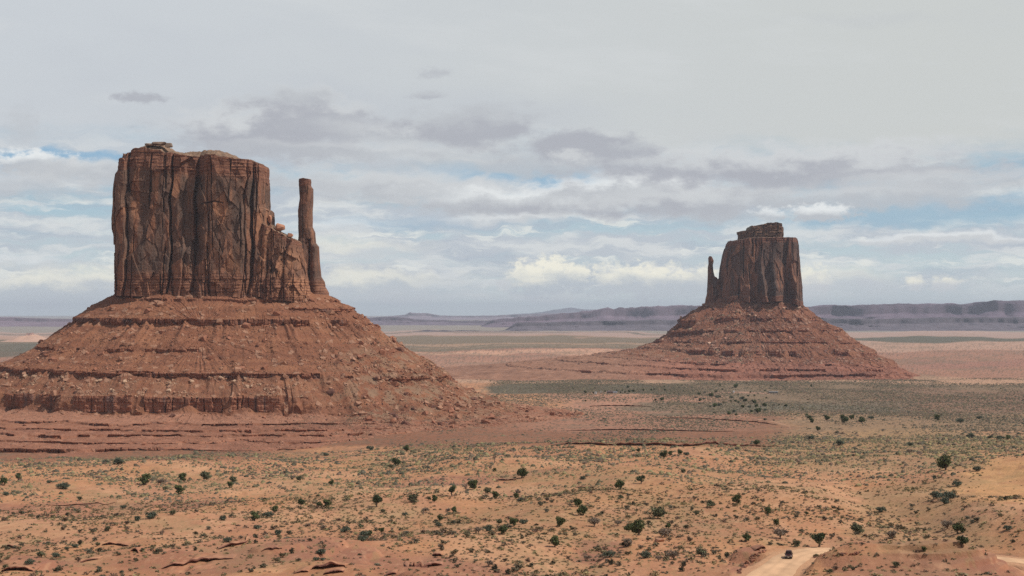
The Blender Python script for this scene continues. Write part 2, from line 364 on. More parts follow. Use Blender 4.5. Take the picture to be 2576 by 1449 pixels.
SAND, SANDP, RED, MAUVE, GRN, DGRN, GGRN, TAN, PINK = ((.430, .205, .100), (.49, .27, .150), (.225, .098, .056), (.265, .115, .074), (.27, .18, .09),
                                                    (.10, .09, .06), (.16, .125, .08), (.40, .24, .15), (.33, .165, .108))
def ground_color(x, Y, z):
    u = CX + FP * x / Y; v = HY - z * FP / Y
    wu = u + fbm2(x / (Y * .03), v / 14., 3, 5) * 60; wv = v + fbm2(x / (Y * .05), v / 20., 3, 6) * 6
    c = np.zeros(u.shape + (3,)); c[...] = SAND
    def lay(mask, colr): 
        nonlocal c
        c = c * (1 - mask[..., None]) + np.array(colr) * mask[..., None]
    def rect(x0, x1, y0, y1, sx, sy, colr, k=1.):
        lay(sstep(wu, x0 - sx, x0 + sx) * (1 - sstep(wu, x1 - sx, x1 + sx)) * sstep(wv, y0 - sy, y0 + sy) * (1 - sstep(wv, y1 - sy, y1 + sy)) * k, colr)
    B = -9999; E = 9999
    lay(sstep(fbm2(x / 55, Y / 80, 4, 31), -.1, .6) * .6, SANDP)
    lay(sstep(fbm2(x / 32, Y / 60, 4, 33), .0, .6) * .55, (.38, .175, .10)); lay(sstep(fbm2(x / 9, Y / 22, 4, 34), .2, .8) * .35, (.56, .31, .17))
    lay(rock_mask(x, Y) * .8, MAUVE)
    lay(rock_mask(x, Y) * sstep(fbm2(x / 12, Y / 20, 3, 35), 0, .5) * .6, (.45, .21, .115))
    g = sstep(fbm2(x / 26 + Y / 70., Y / 55, 4, 51), .12, .55) * (v > 1100)
    lay(g * .25, GRN)
    rect(2180, 2470, 1210, 1500, 40, 30, GRN, .5); rect(1880, 2460, 1080, 1180, 60, 12, GRN, .55)
    rect(1300, 1800, 1180, 1330, 160, 40, GRN, .25)
    rect(2440, E, 1150, 1262, 45, 12, (.53, .275, .12), .75); rect(2380, E, 1170, 1240, 60, 12, (.56, .32, .15), .3)
    rect(2060, 2560, 1396, 1600, 25, 5, MAUVE, .6)
    # red apron in front of and beside the west butte
    rect(B, 1985, 1035, 1126, 45, 4, RED, .9); rect(B, 760, 1035, 1160, 160, 4, RED, .9)
    rect(1250, 1900, 1038, 1085, 130, 6, (.37, .185, .12), .6)
    # right: green grey flats
    rect(1985, E, 1040, 1085, 60, 10, (.21, .15, .09), .7); rect(2150, E, 1085, 1130, 80, 10, (.30, .19, .10), .5)
    rect(1640, E, 964, 1042, 40, 3, (.17, .125, .08), .85); rect(2150, E, 980, 1036, 160, 10, (.24, .125, .08), .8)
    rect(1860, 2280, 1012, 1034, 60, 5, (.14, .135, .10), .7)
    rect(1230, 1700, 966, 990, 40, 2.5, DGRN, .95); rect(1400, 1760, 990, 1036, 60, 4, (.37, .185, .12), .9)
    rect(1600, 1760, 1010, 1032, 60, 3, GGRN, .8)
    rect(B, E, 945, 966, 50, 3, (.42, .25, .16), .85)
    rect(B, E, 880, 947, 50, 2.5, PINK, .97); rect(1000, 1560, 884, 892, 60, 1, (.55, .30, .19), .8)
    rect(1000, 1700, 905, 950, 90, 8, (.38, .20, .13), .6)
    rect(2290, E, 905, 925, 60, 2, (.30, .14, .10), .7)
    rect(B, E, 846, 881, 50, 1.6, GGRN, .92); rect(900, 1750, 861, 866, 90, 1, TAN, .7); rect(1000, 1650, 870, 873, 90, .7, TAN, .4)
    rect(2080, E, 856, 884, 60, 1.6, (.44, .26, .18), .9); rect(2080, E, 846, 855, 60, 1, DGRN, .9)
    rect(B, 150, 862, 900, 40, 2, DGRN, .85)
    rect(B, E, 832, 846, 50, 1, (.36, .24, .19), .95); rect(B, 1900, 836, 838.5, 200, .6, DGRN, .8)
    rect(B, 300, 842, 852, 60, 1, (.40, .24, .17), .9); rect(1700, E, 826, 836, 90, 1, (.40, .26, .2), .9)
    rect(B, E, 700, 833, 50, .8, (.25, .21, .17), .98)
    # straw, gravel and crust on the near sand
    nr = 1 - sstep(Y, 1000, 1300)
    lf = (1 - sstep(u, 900, 1500)) * sstep(v, 1240, 1400); lay(lf * sstep(fbm2(x / 20, Y / 34., 4, 66), -.45, .35) * .55, (.33, .14, .075))
    a1 = vn2(x / .8, Y / 2.2, 63) * .6 + vn2(x / 2.4, Y / 6., 64) * .5
    lay(nr * sstep(a1, .15, .6) * .40, (.27, .18, .085)); lay(nr * sstep(-a1, .25, .7) * .30, (.52, .30, .17))
    a2 = fbm2(x / 5, Y / 12., 3, 65); lay(nr * sstep(a2, .2, .7) * .35, (.33, .145, .08)); lay(nr * sstep(-a2, .3, .8) * .25 * (g > .2), (.24, .19, .09))
    # scrub seen as speckle past 1 km
    fr = sstep(Y, 900, 1300) * (1 - sstep(Y, 6000, 9000))
    sc = 3.0 + Y / 600.
    sp = vn2(x / 2.6, Y / (Y * Y / FP / 120. * 2.4), 61) * .6 + vn2(x / 1.3, Y / (Y * Y / FP / 120. * 1.2), 62) * .5
    lay(fr * sstep(sp, .05, .5) * .62, (.11, .078, .052)); lay(fr * sstep(-sp, .45, .8) * .22, (.42, .25, .16))
    # washes of darker scrub
    lay(fr * sstep(fbm2(x / (Y * .02), v / 5., 4, 71), .25, .8) * .35, GGRN)
    # the pale track across the flats
    tr = seg_dist(u, v, np.array([(1825, 1036), (1850, 1044), (1880, 1048), (1915, 1056), (1945, 1060), (1985, 1072), (1990, 1082)]) + 0.)
    lay((1 - sstep(tr, .7, 2.0)) * .6 * sstep(fbm2(u / 12., v, 3, 91), -.5, .3), (.50, .28, .18))
    lay((1 - sstep(seg_dist(u, v, np.array([(1770, 988), (1860, 987), (1935, 990.)])), 1.0, 3.)) * .6, (.42, .22, .15))
    lay((1 - sstep(seg_dist(u * 1., v, np.array([(2080, 1394), (2160, 1399), (2190, 1399.)])), 3, 8)) * .0, SANDP)
    lay((1 - sstep(seg_dist(x, Y, ROAD), 5.5, 9)) * .8, SANDP)
    return c

def build_ground():
    Ys = 1 / np.linspace(1 / 262., 1 / 60000., 1150)
    Ys = np.concatenate([np.array([15, 40, 70, 100, 140, 180, 215, 240.]), Ys])
    us = np.linspace(-.375, .375, 1350)
    ext = np.concatenate([.375 + (np.linspace(0, 1, 40)[1:] ** 1.7) * 2.2])
    us = np.concatenate([-ext[::-1], us, ext])
    YY, UU = np.meshgrid(Ys, us, indexing='ij')
    XX = UU * (YY + 60 * (1 - sstep(YY, 15, 300)))
    ZZ = ground_z(XX, YY)
    c = ground_color(XX, YY, ZZ)
    me = mesh_np("ground", np.stack([XX, YY, ZZ], -1), grid_faces(len(Ys), len(us)), M_ground, c, smooth=False)
    tag(obj("ground", me), kind='structure', label="orange desert ground rolling away to the far plain")
build_ground()

_pY = 1 / np.linspace(1 / 290., 1 / 9000., 2600)
def pick(px, py):
    """world point of the ground seen at a picture position"""
    xs = (px - CX) / FP * _pY
    z = ground_z(xs, _pY)
    rows = HY - z * FP / _pY
    k = np.argmax(rows <= py)
    k = max(k, 1)
    return float(xs[k]), float(_pY[k]), float(z[k])

# the road: its own sheet just above the flattened ground
def build_road():
    pts = ROAD; n = 260
    t = np.linspace(0, len(pts) - 1, n); i = np.arange(len(pts))
    x = np.interp(t, i, pts[:, 0]); y = np.interp(t, i, pts[:, 1])
    for _ in range(14): x[1:-1] = (x[:-2] + x[1:-1] * 2 + x[2:]) / 4; y[1:-1] = (y[:-2] + y[1:-1] * 2 + y[2:]) / 4
    tx, ty = np.gradient(x), np.gradient(y); L = np.hypot(tx, ty); nx, ny = ty / L, -tx / L
    s = np.linspace(-1, 1, 31)
    hw = (4.6 + .5 * vn2(t * 3, t * 0, 5)) * (1 - .35 * sstep(t, 5.5, 7.5))
    X = x[:, None] + nx[:, None] * s * hw[:, None]; Y = y[:, None] + ny[:, None] * s * hw[:, None]
    Z = np.full_like(X, ROAD_Z + .05) - .035 * np.abs(s)[None] ** 6
    k = fbm2(X / 2.5, Y / 5., 4, 8); rut = np.exp(-((np.abs(s) - .35) / .12) ** 2)[None] * np.ones_like(X)
    c = np.array((.60, .365, .21)) * (1 + .16 * k[..., None]) * (1 - .13 * rut[..., None]) * (1 - .12 * (np.abs(s) ** 4)[None, :, None])
    tag(obj("road", mesh_np("road", np.stack([X, Y, Z], -1), grid_faces(n, 31), M_road, c)), kind='structure', label="pale graded dirt road with a bend")
build_road()

# ------------------------------------------------------------------ far mesas and hills
def ridge(name, Y0, depth, prof, colr, seed, foot=-145., bench=.45, rough=6.):
    """a long mesa: prof = picture column and top row of its rim at distance Y0"""
    px = np.array([p[0] for p in prof], float); py = np.array([p[1] for p in prof], float)
    u = np.linspace(px[0] - 40, px[-1] + 40, 900)
    X0 = (u - CX) / FP * Y0
    top = (HY - np.interp(u, px, py)) * Y0 / FP
    ends = np.minimum(sstep(u, px[0] - 38, px[0] + 6), 1 - sstep(u, px[-1] - 6, px[-1] + 38))
    top = foot + (top - foot) * ends
    top = top + fbm2(X0 / (Y0 * .006), X0 * 0, 5, seed) * rough * ends
    # cross-section, front to back: talus, cliff, rim, back
    s = np.array([0, .12, .25, .36, .40, .44, .50, .55, .57, .60, .75, 1.0])
    hgt = np.array([0, .05, .13, .24, .30, .33, .44, .60, .93, 1.0, .98, 0.0])
    S2 = np.linspace(0, 1, 70); H2 = np.interp(S2, s, hgt)
    wob = fbm2(X0[None] / (depth * .22), S2[:, None] * 3, 4, seed + 3) * .10
    Yg = Y0 + (S2[:, None] - .57 + wob) * depth
    H3 = H2[:, None] + .05 * fbm2(X0[None] / (depth * .08), S2[:, None] * 16 + 3, 4, seed + 5) * (S2[:, None] < .9)
    Z = foot + (top[None] - foot) * np.clip(H3, 0, 1.05)
    X = X0[None] * (Yg / Y0)
    cc = np.array(colr) * np.array((.70, .64, .86)) * (1 + .14 * fbm2(X / (depth * .06), Z / 9., 4, seed + 9)[..., None])  # cloud shade and blue distance haze painted into the mesa colour
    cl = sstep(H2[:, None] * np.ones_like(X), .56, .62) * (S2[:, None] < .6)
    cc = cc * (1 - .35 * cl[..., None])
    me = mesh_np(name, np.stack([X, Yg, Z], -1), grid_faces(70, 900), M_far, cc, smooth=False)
    return me
HILLS = [
    ("hills", "dark blue mesa wall along the horizon right of the east butte", 15000, 2600, [(1960, 775), (2040, 771), (2100, 766), (2180, 769), (2260, 762), (2330, 764), (2440, 764), (2500, 757), (2580, 756), (2700, 758)], (.20, .155, .15), 11, 2.6),
    ("hills", "rocky mesa behind the left shoulder of the east butte", 15500, 2200, [(1240, 803), (1350, 797), (1440, 788), (1500, 781), (1530, 776), (1545, 779), (1565, 774), (1600, 776), (1680, 770), (1760, 770), (1900, 776)], (.22, .17, .16), 12, 7.),
    ("hills", "low dark shelf under the right hand mesa", 12500, 1400, [(1300, 812), (1450, 809), (1600, 806), (1800, 803), (2020, 800), (2200, 803), (2400, 799), (2700, 800)], (.17, .15, .13), 13, 2.),
    ("hills", "long flat bench in the middle distance between the buttes", 20000, 2500, [(980, 807), (1200, 806), (1500, 803), (1800, 800), (2000, 801)], (.22, .17, .15), 14, 2.5),
    ("hills", "notched low ridge just right of the west butte slope", 17500, 1800, [(850, 803), (900, 803), (960, 798), (1000, 797), (1045, 803), (1120, 806), (1300, 810)], (.20, .16, .15), 15, 5.),
    ("hills", "pale flat topped mesa far off right of the west butte", 30000, 2600, [(860, 801), (960, 797), (1020, 792), (1030, 787), (1075, 788), (1110, 794), (1200, 795), (1350, 789), (1500, 787), (1700, 784), (1900, 784)], (.30, .24, .21), 16, 5.),
    ("hills", "pale mesa on the horizon left of the west butte", 16500, 2600, [(-300, 800), (-100, 798), (30, 798), (90, 802), (190, 803), (420, 806)], (.27, .20, .18), 17, 3.),
    ("hills", "very faint blue mountain on the skyline between the buttes", 46000, 9000, [(1250, 795), (1350, 786), (1410, 778), (1440, 775), (1480, 778), (1600, 782), (1760, 787), (1900, 792)], (.2, .18, .17), 18, 10.),
    ("hills", "low dark rise on the plain right of the west butte", 11500, 700, [(1000, 836), (1080, 831), (1180, 832), (1300, 833), (1500, 835)], (.17, .14, .12), 19, 2.),
]
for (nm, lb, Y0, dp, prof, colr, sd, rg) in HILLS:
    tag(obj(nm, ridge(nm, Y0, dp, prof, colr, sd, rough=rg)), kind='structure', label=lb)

# ------------------------------------------------------------------ the buttes
def angle_samples(nf, nb):
    """angles round a footprint, dense on the side that faces the camera (-Y)"""
    a = np.linspace(-pi - .25, .25, nf, endpoint=False); b_ = np.linspace(.25, pi - .25, nb, endpoint=False)
    return np.concatenate([a, b_])
def superell(th, p):
    c, s = np.cos(th), np.sin(th)
    return np.sign(c) * np.abs(c) ** (2 / p), np.sign(s) * np.abs(s) ** (2 / p)

CL_BASE = np.array((.215, .100, .060)); CL_ORG = np.array((.37, .178, .098)); CL_VARN = np.array((.100, .068, .053)); CL_DARK = np.array((.140, .062, .048)); CL_GREY = np.array((.23, .145, .095))
def rock_block(xl, xr, top, base, Yc, b, sc, relief=None, seed=1, nf=900, nb=160, nv=420, p=4.5, amp=1., slab=(15, 30), slabA=3.2, dome=None,
               strata_top=20., strata_low=22., rim_noise=1.0, varn=1., ytop=None, orange=.5):
    """a sandstone block from its outline in the picture; sc = metres per picture pixel at its distance"""
    toX = lambda px: (np.asarray(px, float) - CX) * sc
    toZ = lambda py: (HY - np.asarray(py, float)) * sc
    th = angle_samples(nf, nb)
    cx_, sy_ = superell(th, p)
    # even spacing in x on the front
    cx_ = np.where(np.sin(th) < 0, np.sign(np.cos(th)) * np.abs(np.cos(th)) ** .8, cx_)
    sy_ = np.where(np.sin(th) < 0, -(1 - np.abs(cx_) ** p) ** (1 / p), sy_)
    s = (cx_ + 1) / 2
    lz = toZ([q[1] for q in xl])[::-1]; lx = toX([q[0] for q in xl])[::-1]
    rz = toZ([q[1] for q in xr])[::-1]; rx = toX([q[0] for q in xr])[::-1]
    l0, r0 = np.median(lx), np.median(rx)
    xn = l0 + s * (r0 - l0)
    fz = (Yc - b) / Yc                                      # the rim is seen on the near face
    tz = np.interp(xn, toX([q[0] for q in top]), toZ([q[1] for q in top])) * fz
    bz = np.interp(xn, toX([q[0] for q in base]), toZ([q[1] for q in base])) - 4
    tz = tz + rim_noise * (fbm2(xn / 5, th * 0 + seed, 4, seed) * .8)
    v = np.linspace(0, 1, nv)[:, None]
    Z = bz[None] + v * (tz - bz)[None]
    XL = np.interp(Z, lz, lx); XR = np.interp(Z, rz, rx)
    X = XL + s[None] * (XR - XL)
    shrink = 1 - .10 * v
    Yv = Yc + b * sy_[None] * shrink * np.ones_like(Z)
    # outward direction
    nx = np.sign(cx_) * np.abs(cx_) ** (p - 1) / max(.5 * abs(r0 - l0), 1); ny = np.sign(sy_) * np.abs(sy_) ** (p - 1) / b
    L = np.hypot(nx, ny); nx, ny = (nx / L)[None], (ny / L)[None]
    pxn = CX + X / sc; pyn = HY - Z / sc / fz
    D = np.zeros_like(Z)
    fr = np.clip(-ny, 0, 1) ** .7
    if relief is not None: D = D + relief(pxn, pyn) * fr
    # jointed slabs: big, middle, small
    wx = fbm3(X / 30, Yv / 30, Z / 50, 2, seed + 40) * 2.5
    dv, rv, e1 = worley((X + wx) / slab[0], Yv / slab[0], (Z + wx) / slab[1], seed)
    D = D + amp * slabA * ((rv[..., 0] - .5) * 1.5 + (dv[..., 0] * (rv[..., 1] - .5) + dv[..., 2] * (rv[..., 2] - .5)) * 1.5)
    dv2, rv2, e2 = worley((X + wx * .5) / (slab[0] * .36), Yv / (slab[0] * .36), (Z + wx) / (slab[1] * .40), seed + 20)
    D = D + amp * slabA * .42 * ((rv2[..., 0] - .5) + (dv2[..., 0] * (rv2[..., 1] - .5) + dv2[..., 2] * (rv2[..., 2] - .5)) * 1.6)
    # vertical joints
    rj = random.Random(seed * 7 + 1); jn = np.ones_like(Z); zlo, zhi = Z.min(), Z.max(); wig = fbm2(Z / 9, X * 0 + seed, 3, seed + 60) * .5 * slab[0] / 15
    for _ in range(int(abs(r0 - l0) / slab[0] * 2.6)):
        xj = rj.uniform(l0, r0); sl_ = rj.uniform(-.05, .05); hz_ = rj.uniform(.08, .45) * (zhi - zlo); zc_ = rj.uniform(zlo, zhi); wj = rj.uniform(.35, 1.1) * slab[0] / 15; dj = rj.uniform(1.0, 4.5) * slab[0] / 15
        q = np.abs(X - xj - sl_ * (Z - zc_) - wig) / wj; q = 1 - (1 - sstep(q, .3, 1.4)) * (1 - sstep(np.abs(Z - zc_), hz_ * .8, hz_))
        D = D - amp * dj * (1 - q); jn = np.minimum(jn, q * .085)
    D = D + amp * .55 * fbm3(X / 6, Yv / 6, Z / 9, 4, seed + 62)
    # bedded top and bottom
    zt = tz[None] - Z; zb_ = Z - bz[None] - 4
    bed = lambda per, sd: (lambda q: (hsh(np.floor(q), q * 0, q * 0, sd) - .5) + .35 * np.sign(np.sin(q * 6.283)))(Z / per + .12 * fbm2(X / 25, Z * 0, 2, sd))
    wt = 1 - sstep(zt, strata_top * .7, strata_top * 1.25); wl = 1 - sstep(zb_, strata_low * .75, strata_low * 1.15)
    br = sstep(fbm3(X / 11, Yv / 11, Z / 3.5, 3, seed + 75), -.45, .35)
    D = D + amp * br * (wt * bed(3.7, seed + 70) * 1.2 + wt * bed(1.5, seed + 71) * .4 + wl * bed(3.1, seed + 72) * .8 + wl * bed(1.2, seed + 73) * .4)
    jl = np.abs(vn3(X / 3.6, Yv / 3.6, Z / 14, seed + 74))
    D = D - amp * wl * 1.5 * br * (1 - sstep(jl, 0, .10))
    D = D + wl * 1.8 * sc / .424 * .6
    X2 = X + nx * D * .3; Y2 = Yv + ny * D
    # keep the picture outline: the side profile already is the outline
    # colour
    st = fbm3((X + wx * .3) / 7, Yv / 7, Z / 75, 4, seed + 80)
    pt = fbm3(X / 26, Yv / 26, Z / 26, 4, seed + 81)
    c = CL_BASE[None, None] * np.ones(Z.shape + (1,))
    def lay(m, q):
        nonlocal c
        m = np.clip(m, 0, 1)[..., None]; c = c * (1 - m) + q * m
    lay(sstep(pt, .0, .6) * orange, CL_ORG)
    lay((rv2[..., 0] > .80) * .35 * (st < .3), CL_ORG)
    mid = (1 - wt) * (1 - wl)
    lay(mid * sstep(rv[..., 1], .52, .56) * .55 * varn, CL_VARN); lay(mid * sstep(rv[..., 2], .86, .88) * .6, CL_ORG); lay(mid * sstep(rv2[..., 1], .70, .73) * .3 * varn, CL_VARN)
    lay(sstep(st + .5 * pt * 0 + .35 * vn3(X / 40, Yv / 40, Z / 60, seed + 82), -.12, .45) * .72 * varn * mid, CL_VARN)
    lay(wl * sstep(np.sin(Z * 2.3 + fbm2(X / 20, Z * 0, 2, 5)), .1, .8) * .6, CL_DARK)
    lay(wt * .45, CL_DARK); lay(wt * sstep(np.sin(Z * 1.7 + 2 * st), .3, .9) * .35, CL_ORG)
    lay((1 - sstep(jn, .0, .085)) * .35, CL_VARN)
    c = c * (1 + .16 * fbm3(X / 2.5, Yv / 2.5, Z / 2.5, 3, seed + 83)[..., None])
    # summit: rings closing over the top
    rings = [(X2, Y2, Z, c)]
    kx = .5 * (X2[-1].max() + X2[-1].min()); ky = Yc
    nr = 26; RX, RY, RZ, RC = [], [], [], []
    dh = np.zeros_like(tz) if dome is None else (np.interp(xn, toX([q[0] for q in dome]), np.array([q[1] for q in dome]) * sc))
    for i in range(1, nr + 1):
        q = (i / nr)
        ax = X2[-1] + (kx - X2[-1]) * q * .0 ; ay = Y2[-1] * (1 - q) + ky * q
        ax = np.clip(ax, X2[-1].min() + q * 6 * sc, X2[-1].max() - q * 6 * sc)
        hz = tz + dh * sstep(np.full_like(tz, q), 0, .55) + .6 * fbm2(ax / 4, ay / 4, 3, seed + 90) * (q > .02)
        RX.append(ax); RY.append(ay); RZ.append(hz)
        RC.append((CL_GREY * .9)[None] * (1 + .35 * fbm2(ax / 3, ay / 3, 3, seed + 91)[:, None]))
    X3 = np.vstack([X2, RX]); Y3 = np.vstack([Y2, RY]); Z3 = np.vstack([Z, RZ]); C3 = np.concatenate([c, np.array(RC)], 0)
    n = X3.shape[1]
    F = grid_faces(X3.shape[0], n, True)
    return np.stack([X3, Y3, Z3], -1).reshape(-1, 3), F, C3.reshape(-1, 3)

def loft(cen, a, b, p, nodes, counts, nf, nb, colr_fn, seed, noise=1.0):
    """talus apron: nodes = list of functions of the ring angle giving (offset, height)"""
    th = angle_samples(nf, nb)
    cx_, sy_ = superell(th, p)
    # blend to an ellipse so that the rings stay evenly spaced
    cx_ = .5 * cx_ + .5 * np.cos(th); sy_ = .5 * sy_ + .5 * np.sin(th)
    bx, by = cen[0] + a * cx_, cen[1] + b * sy_
    tx, ty = np.gradient(np.concatenate([bx[-3:], bx, bx[:3]]))[3:-3], np.gradient(np.concatenate([by[-3:], by, by[:3]]))[3:-3]
    ang = np.arctan2(-tx, ty)
    nx, ny = np.cos(th) * .5 + .5 * np.cos(ang), np.sin(th) * .5 + .5 * np.sin(ang)
    L = np.hypot(nx, ny); nx, ny = nx / L, ny / L
    N = [f(th, nx, ny, bx, by) for f in nodes]
    Rr, Zz, T = [], [], []
    for k in range(len(N) - 1):
        t = np.linspace(0, 1, counts[k], endpoint=(k == len(N) - 2))[:, None]
        Rr.append(N[k][0][None] * (1 - t) + N[k + 1][0][None] * t); Zz.append(N[k][1][None] * (1 - t) + N[k + 1][1][None] * t)
        T.append(k + t * np.ones((1, len(th))))
    Rr, Zz, T = np.vstack(Rr), np.vstack(Zz), np.vstack(T)
    X = bx[None] + nx[None] * Rr; Y = by[None] + ny[None] * Rr; Z = Zz
    return th, nx, ny, X, Y, Z, T, N

def gsum(th, seed, n, w, lo=-3.3, hi=.3):
    rg = random.Random(seed); r = 0
    for _ in range(n):
        c = rg.uniform(lo, hi); ww = w * rg.uniform(.6, 1.6); r = np.maximum(r, np.exp(-((th - c) / ww) ** 2) * rg.uniform(.5, 1)) if not isinstance(r, int) else np.exp(-((th - c) / ww) ** 2)
    return r

# ---- west butte
WY = 1700.; WSC = WY / FP
west = empty("sandstone_butte", ((562 - CX) * WSC, WY, 0), label="large near red sandstone butte with slender thumb on its right", cat="butte", group="sandstone buttes of the valley")
def part(name, V, F, mat, col, parent, label=None, kind=None):
    V = V - np.array(parent.location)[None]
    o = obj(name, mesh_np(name, V, F, mat, col), parent)
    if label: o["label"] = label
    if kind: o["kind"] = kind
    return o

def west_relief(px, py):
    xs = [290, 296, 304, 316, 339, 342.5, 346, 370, 398, 428, 446, 449.5, 453, 470, 480, 484, 492, 505, 509, 516, 531, 536, 560, 600, 628, 632, 636, 643, 647, 655, 668, 680, 700]
    ds = [-4, 3, 7, 9, 8, -2, 2, 3.5, 2, 1, 1, -8, -1, 0, -1, -5, -5, -5, -11, -7, 5, 6, 7, 6, 5, 1, 3, 2, -5, 3, 2, -2, -6]
    w = px + 3.0 * np.sin(py / 37.) + 1.6 * np.sin(py / 13. + 1) + (py - 560) * .012
    d = np.interp(w, xs, ds)
    # the deep recess fades downwards; a leaning slab fills its foot; a wide hollow near the top left
    low = sstep(py, 600, 640) * np.exp(-((px - 498) / 26) ** 2)
    d = d + low * 9
    d = d - 6 * np.exp(-((px - 522) / 22) ** 2 - ((py - 545) / 30) ** 2)
    d = d - 4 * np.exp(-((px - 372) / 26) ** 2 - ((py - 520) / 60) ** 2) * (py > 455)
    d = d + 3 * np.exp(-((px - 322) / 16) ** 2 - ((py - 470) / 40) ** 2)
    d = d - 4 * (1 - sstep(np.abs(px - (655 + (py - 420) * .04)), .6, 1.8)) * (py > 418) * (py < 490)
    d = d - 3.5 * (1 - sstep(np.abs(py - (506 + np.abs(px - 560) * .22)), .8, 2.2)) * (px > 528) * (px < 582)
    d = d + 7 * sstep(py, 560, 740) * sstep(px, 560, 700) * .7
    return d * 1.05
V, F, C = rock_block(
    [(337, 372), (322, 388), (321, 401), (315, 407), (312.6, 434), (305, 443), (300, 470), (297, 519), (294, 552), (295.5, 581), (300, 591), (301, 640), (302, 683), (304, 715), (305, 750)],
    [(662, 398), (667, 405), (672, 427), (674, 480), (676, 526), (683, 533), (685, 560), (690, 600), (700, 680), (706, 760)],
    [(300, 380), (322, 388), (337, 375), (364, 370), (407, 376), (440, 384), (470, 386), (505, 389), (529, 386), (560, 389), (601, 395), (650, 400), (672, 408), (700, 420)],
    [(300, 736), (420, 738), (552, 740), (709, 746)], WY, 45., WSC, west_relief, seed=3, nf=1150, nb=120, nv=520, dome=[(330, 2), (350, 8), (364, 9), (371, 14), (387, 19), (412, 19), (432, 13), (440, 8), (470, 8), (492, 15), (520, 17), (545, 15), (584, 16), (604, 10), (625, 3), (660, 1)])
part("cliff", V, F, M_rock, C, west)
def saddle_relief(px, py): return 4 - 3 * np.abs(np.sin(px / 13. + 1 + py / 160.)) ** 9 + 8 * sstep(py, 600, 740)
V, F, C = rock_block([(668, 560), (664, 600), (655, 680), (650, 760)], [(758, 560), (768, 640), (780, 700), (790, 765)],
    [(660, 560), (684, 566), (694, 564), (697, 575), (716, 582), (720, 588), (729, 590), (748, 601), (760, 602), (790, 620)],
    [(660, 745), (709, 747), (781, 753)], WY - 4, 38., WSC, saddle_relief, seed=14, nf=420, nb=60, nv=300, slab=(9, 14), slabA=3.6, strata_top=5, varn=.35, orange=.85)
part("ridge", V, F, M_rock, C, west)
def thumb_relief(px, py): return np.where(py < 600, 0, 3 * np.sin(px / 7.)) - 4 * (1 - sstep(np.abs(px - 781), 1, 3)) * (py > 600) + sstep(py, 600, 760) * 6
V, F, C = rock_block(
    [(756, 449), (753, 454), (754, 470), (755.6, 499), (751, 532), (752, 595), (750, 640), (752, 700), (754, 770)],
    [(780, 449), (782, 457), (781, 467), (787, 475), (787, 497), (785.5, 536), (785.5, 571), (792, 585), (794, 611), (802, 621), (804, 660), (808, 696), (816, 709), (818, 722), (826, 736), (828, 775)],
    [(740, 451), (756, 449), (768, 447), (780, 449), (830, 451)], [(745, 750), (781, 754), (828, 768)], WY, 14., WSC, thumb_relief, seed=25, nf=420, nb=140, nv=620,
    p=3.0, slab=(7, 16), slabA=1.0, strata_top=8, amp=.62, varn=.9, rim_noise=.4)
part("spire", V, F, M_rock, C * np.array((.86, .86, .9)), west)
# blocks lying on the saddle and the summit
HULLS = []
def hull_mesh(name, seed, n=16, sq=(1, 1, 1), mat=None, colr=(.4, .2, .12)):
    import bmesh
    rg = random.Random(seed); bm = bmesh.new()
    for i in range(n):
        v = np.array([rg.gauss(0, 1) for _ in range(3)]); v /= np.linalg.norm(v); v = np.sign(v) * np.abs(v) ** .6 * rg.uniform(.8, 1)
        bm.verts.new((v[0] * sq[0] * .5, v[1] * sq[1] * .5, v[2] * sq[2] * .5))
    r = bmesh.ops.convex_hull(bm, input=bm.verts)
    bmesh.ops.delete(bm, geom=list({g for g in r['geom_interior'] + r['geom_unused'] if isinstance(g, bmesh.types.BMVert)}), context='VERTS')
    bmesh.ops.triangulate(bm, faces=bm.faces)
    me = bpy.data.meshes.new(name); bm.to_mesh(me); bm.free()
    ca = me.color_attributes.new("Col", 'FLOAT_COLOR', 'POINT')
    ca.data.foreach_set("color", np.tile(np.array(list(colr) + [1.], dtype=np.float32), len(me.vertices)))
    if mat: me.materials.append(mat)
    return me
for (px, py, w, h, sd) in [(705, 572, 26, 22, 1), (690, 590, 18, 14, 2), (730, 592, 16, 12, 3), (398, 361, 46, 10, 4), (425, 366, 24, 12, 5), (376, 364, 24, 8, 6), (679, 552, 10, 24, 7)]:
    c = (.40, .19, .115) if py > 500 else (.24, .17, .125)
    me = hull_mesh("rock_block", 900 + sd, 26, (w * WSC, 12, h * WSC), M_boulder, c)
    yy = WY - 20 if py > 500 else WY - 34
    k = yy / WY
    o = obj("rock_block", me, west, ((px - 562) * WSC * 1 - (px - CX) * WSC * (1 - k), yy - WY, (HY - py) * WSC * k))

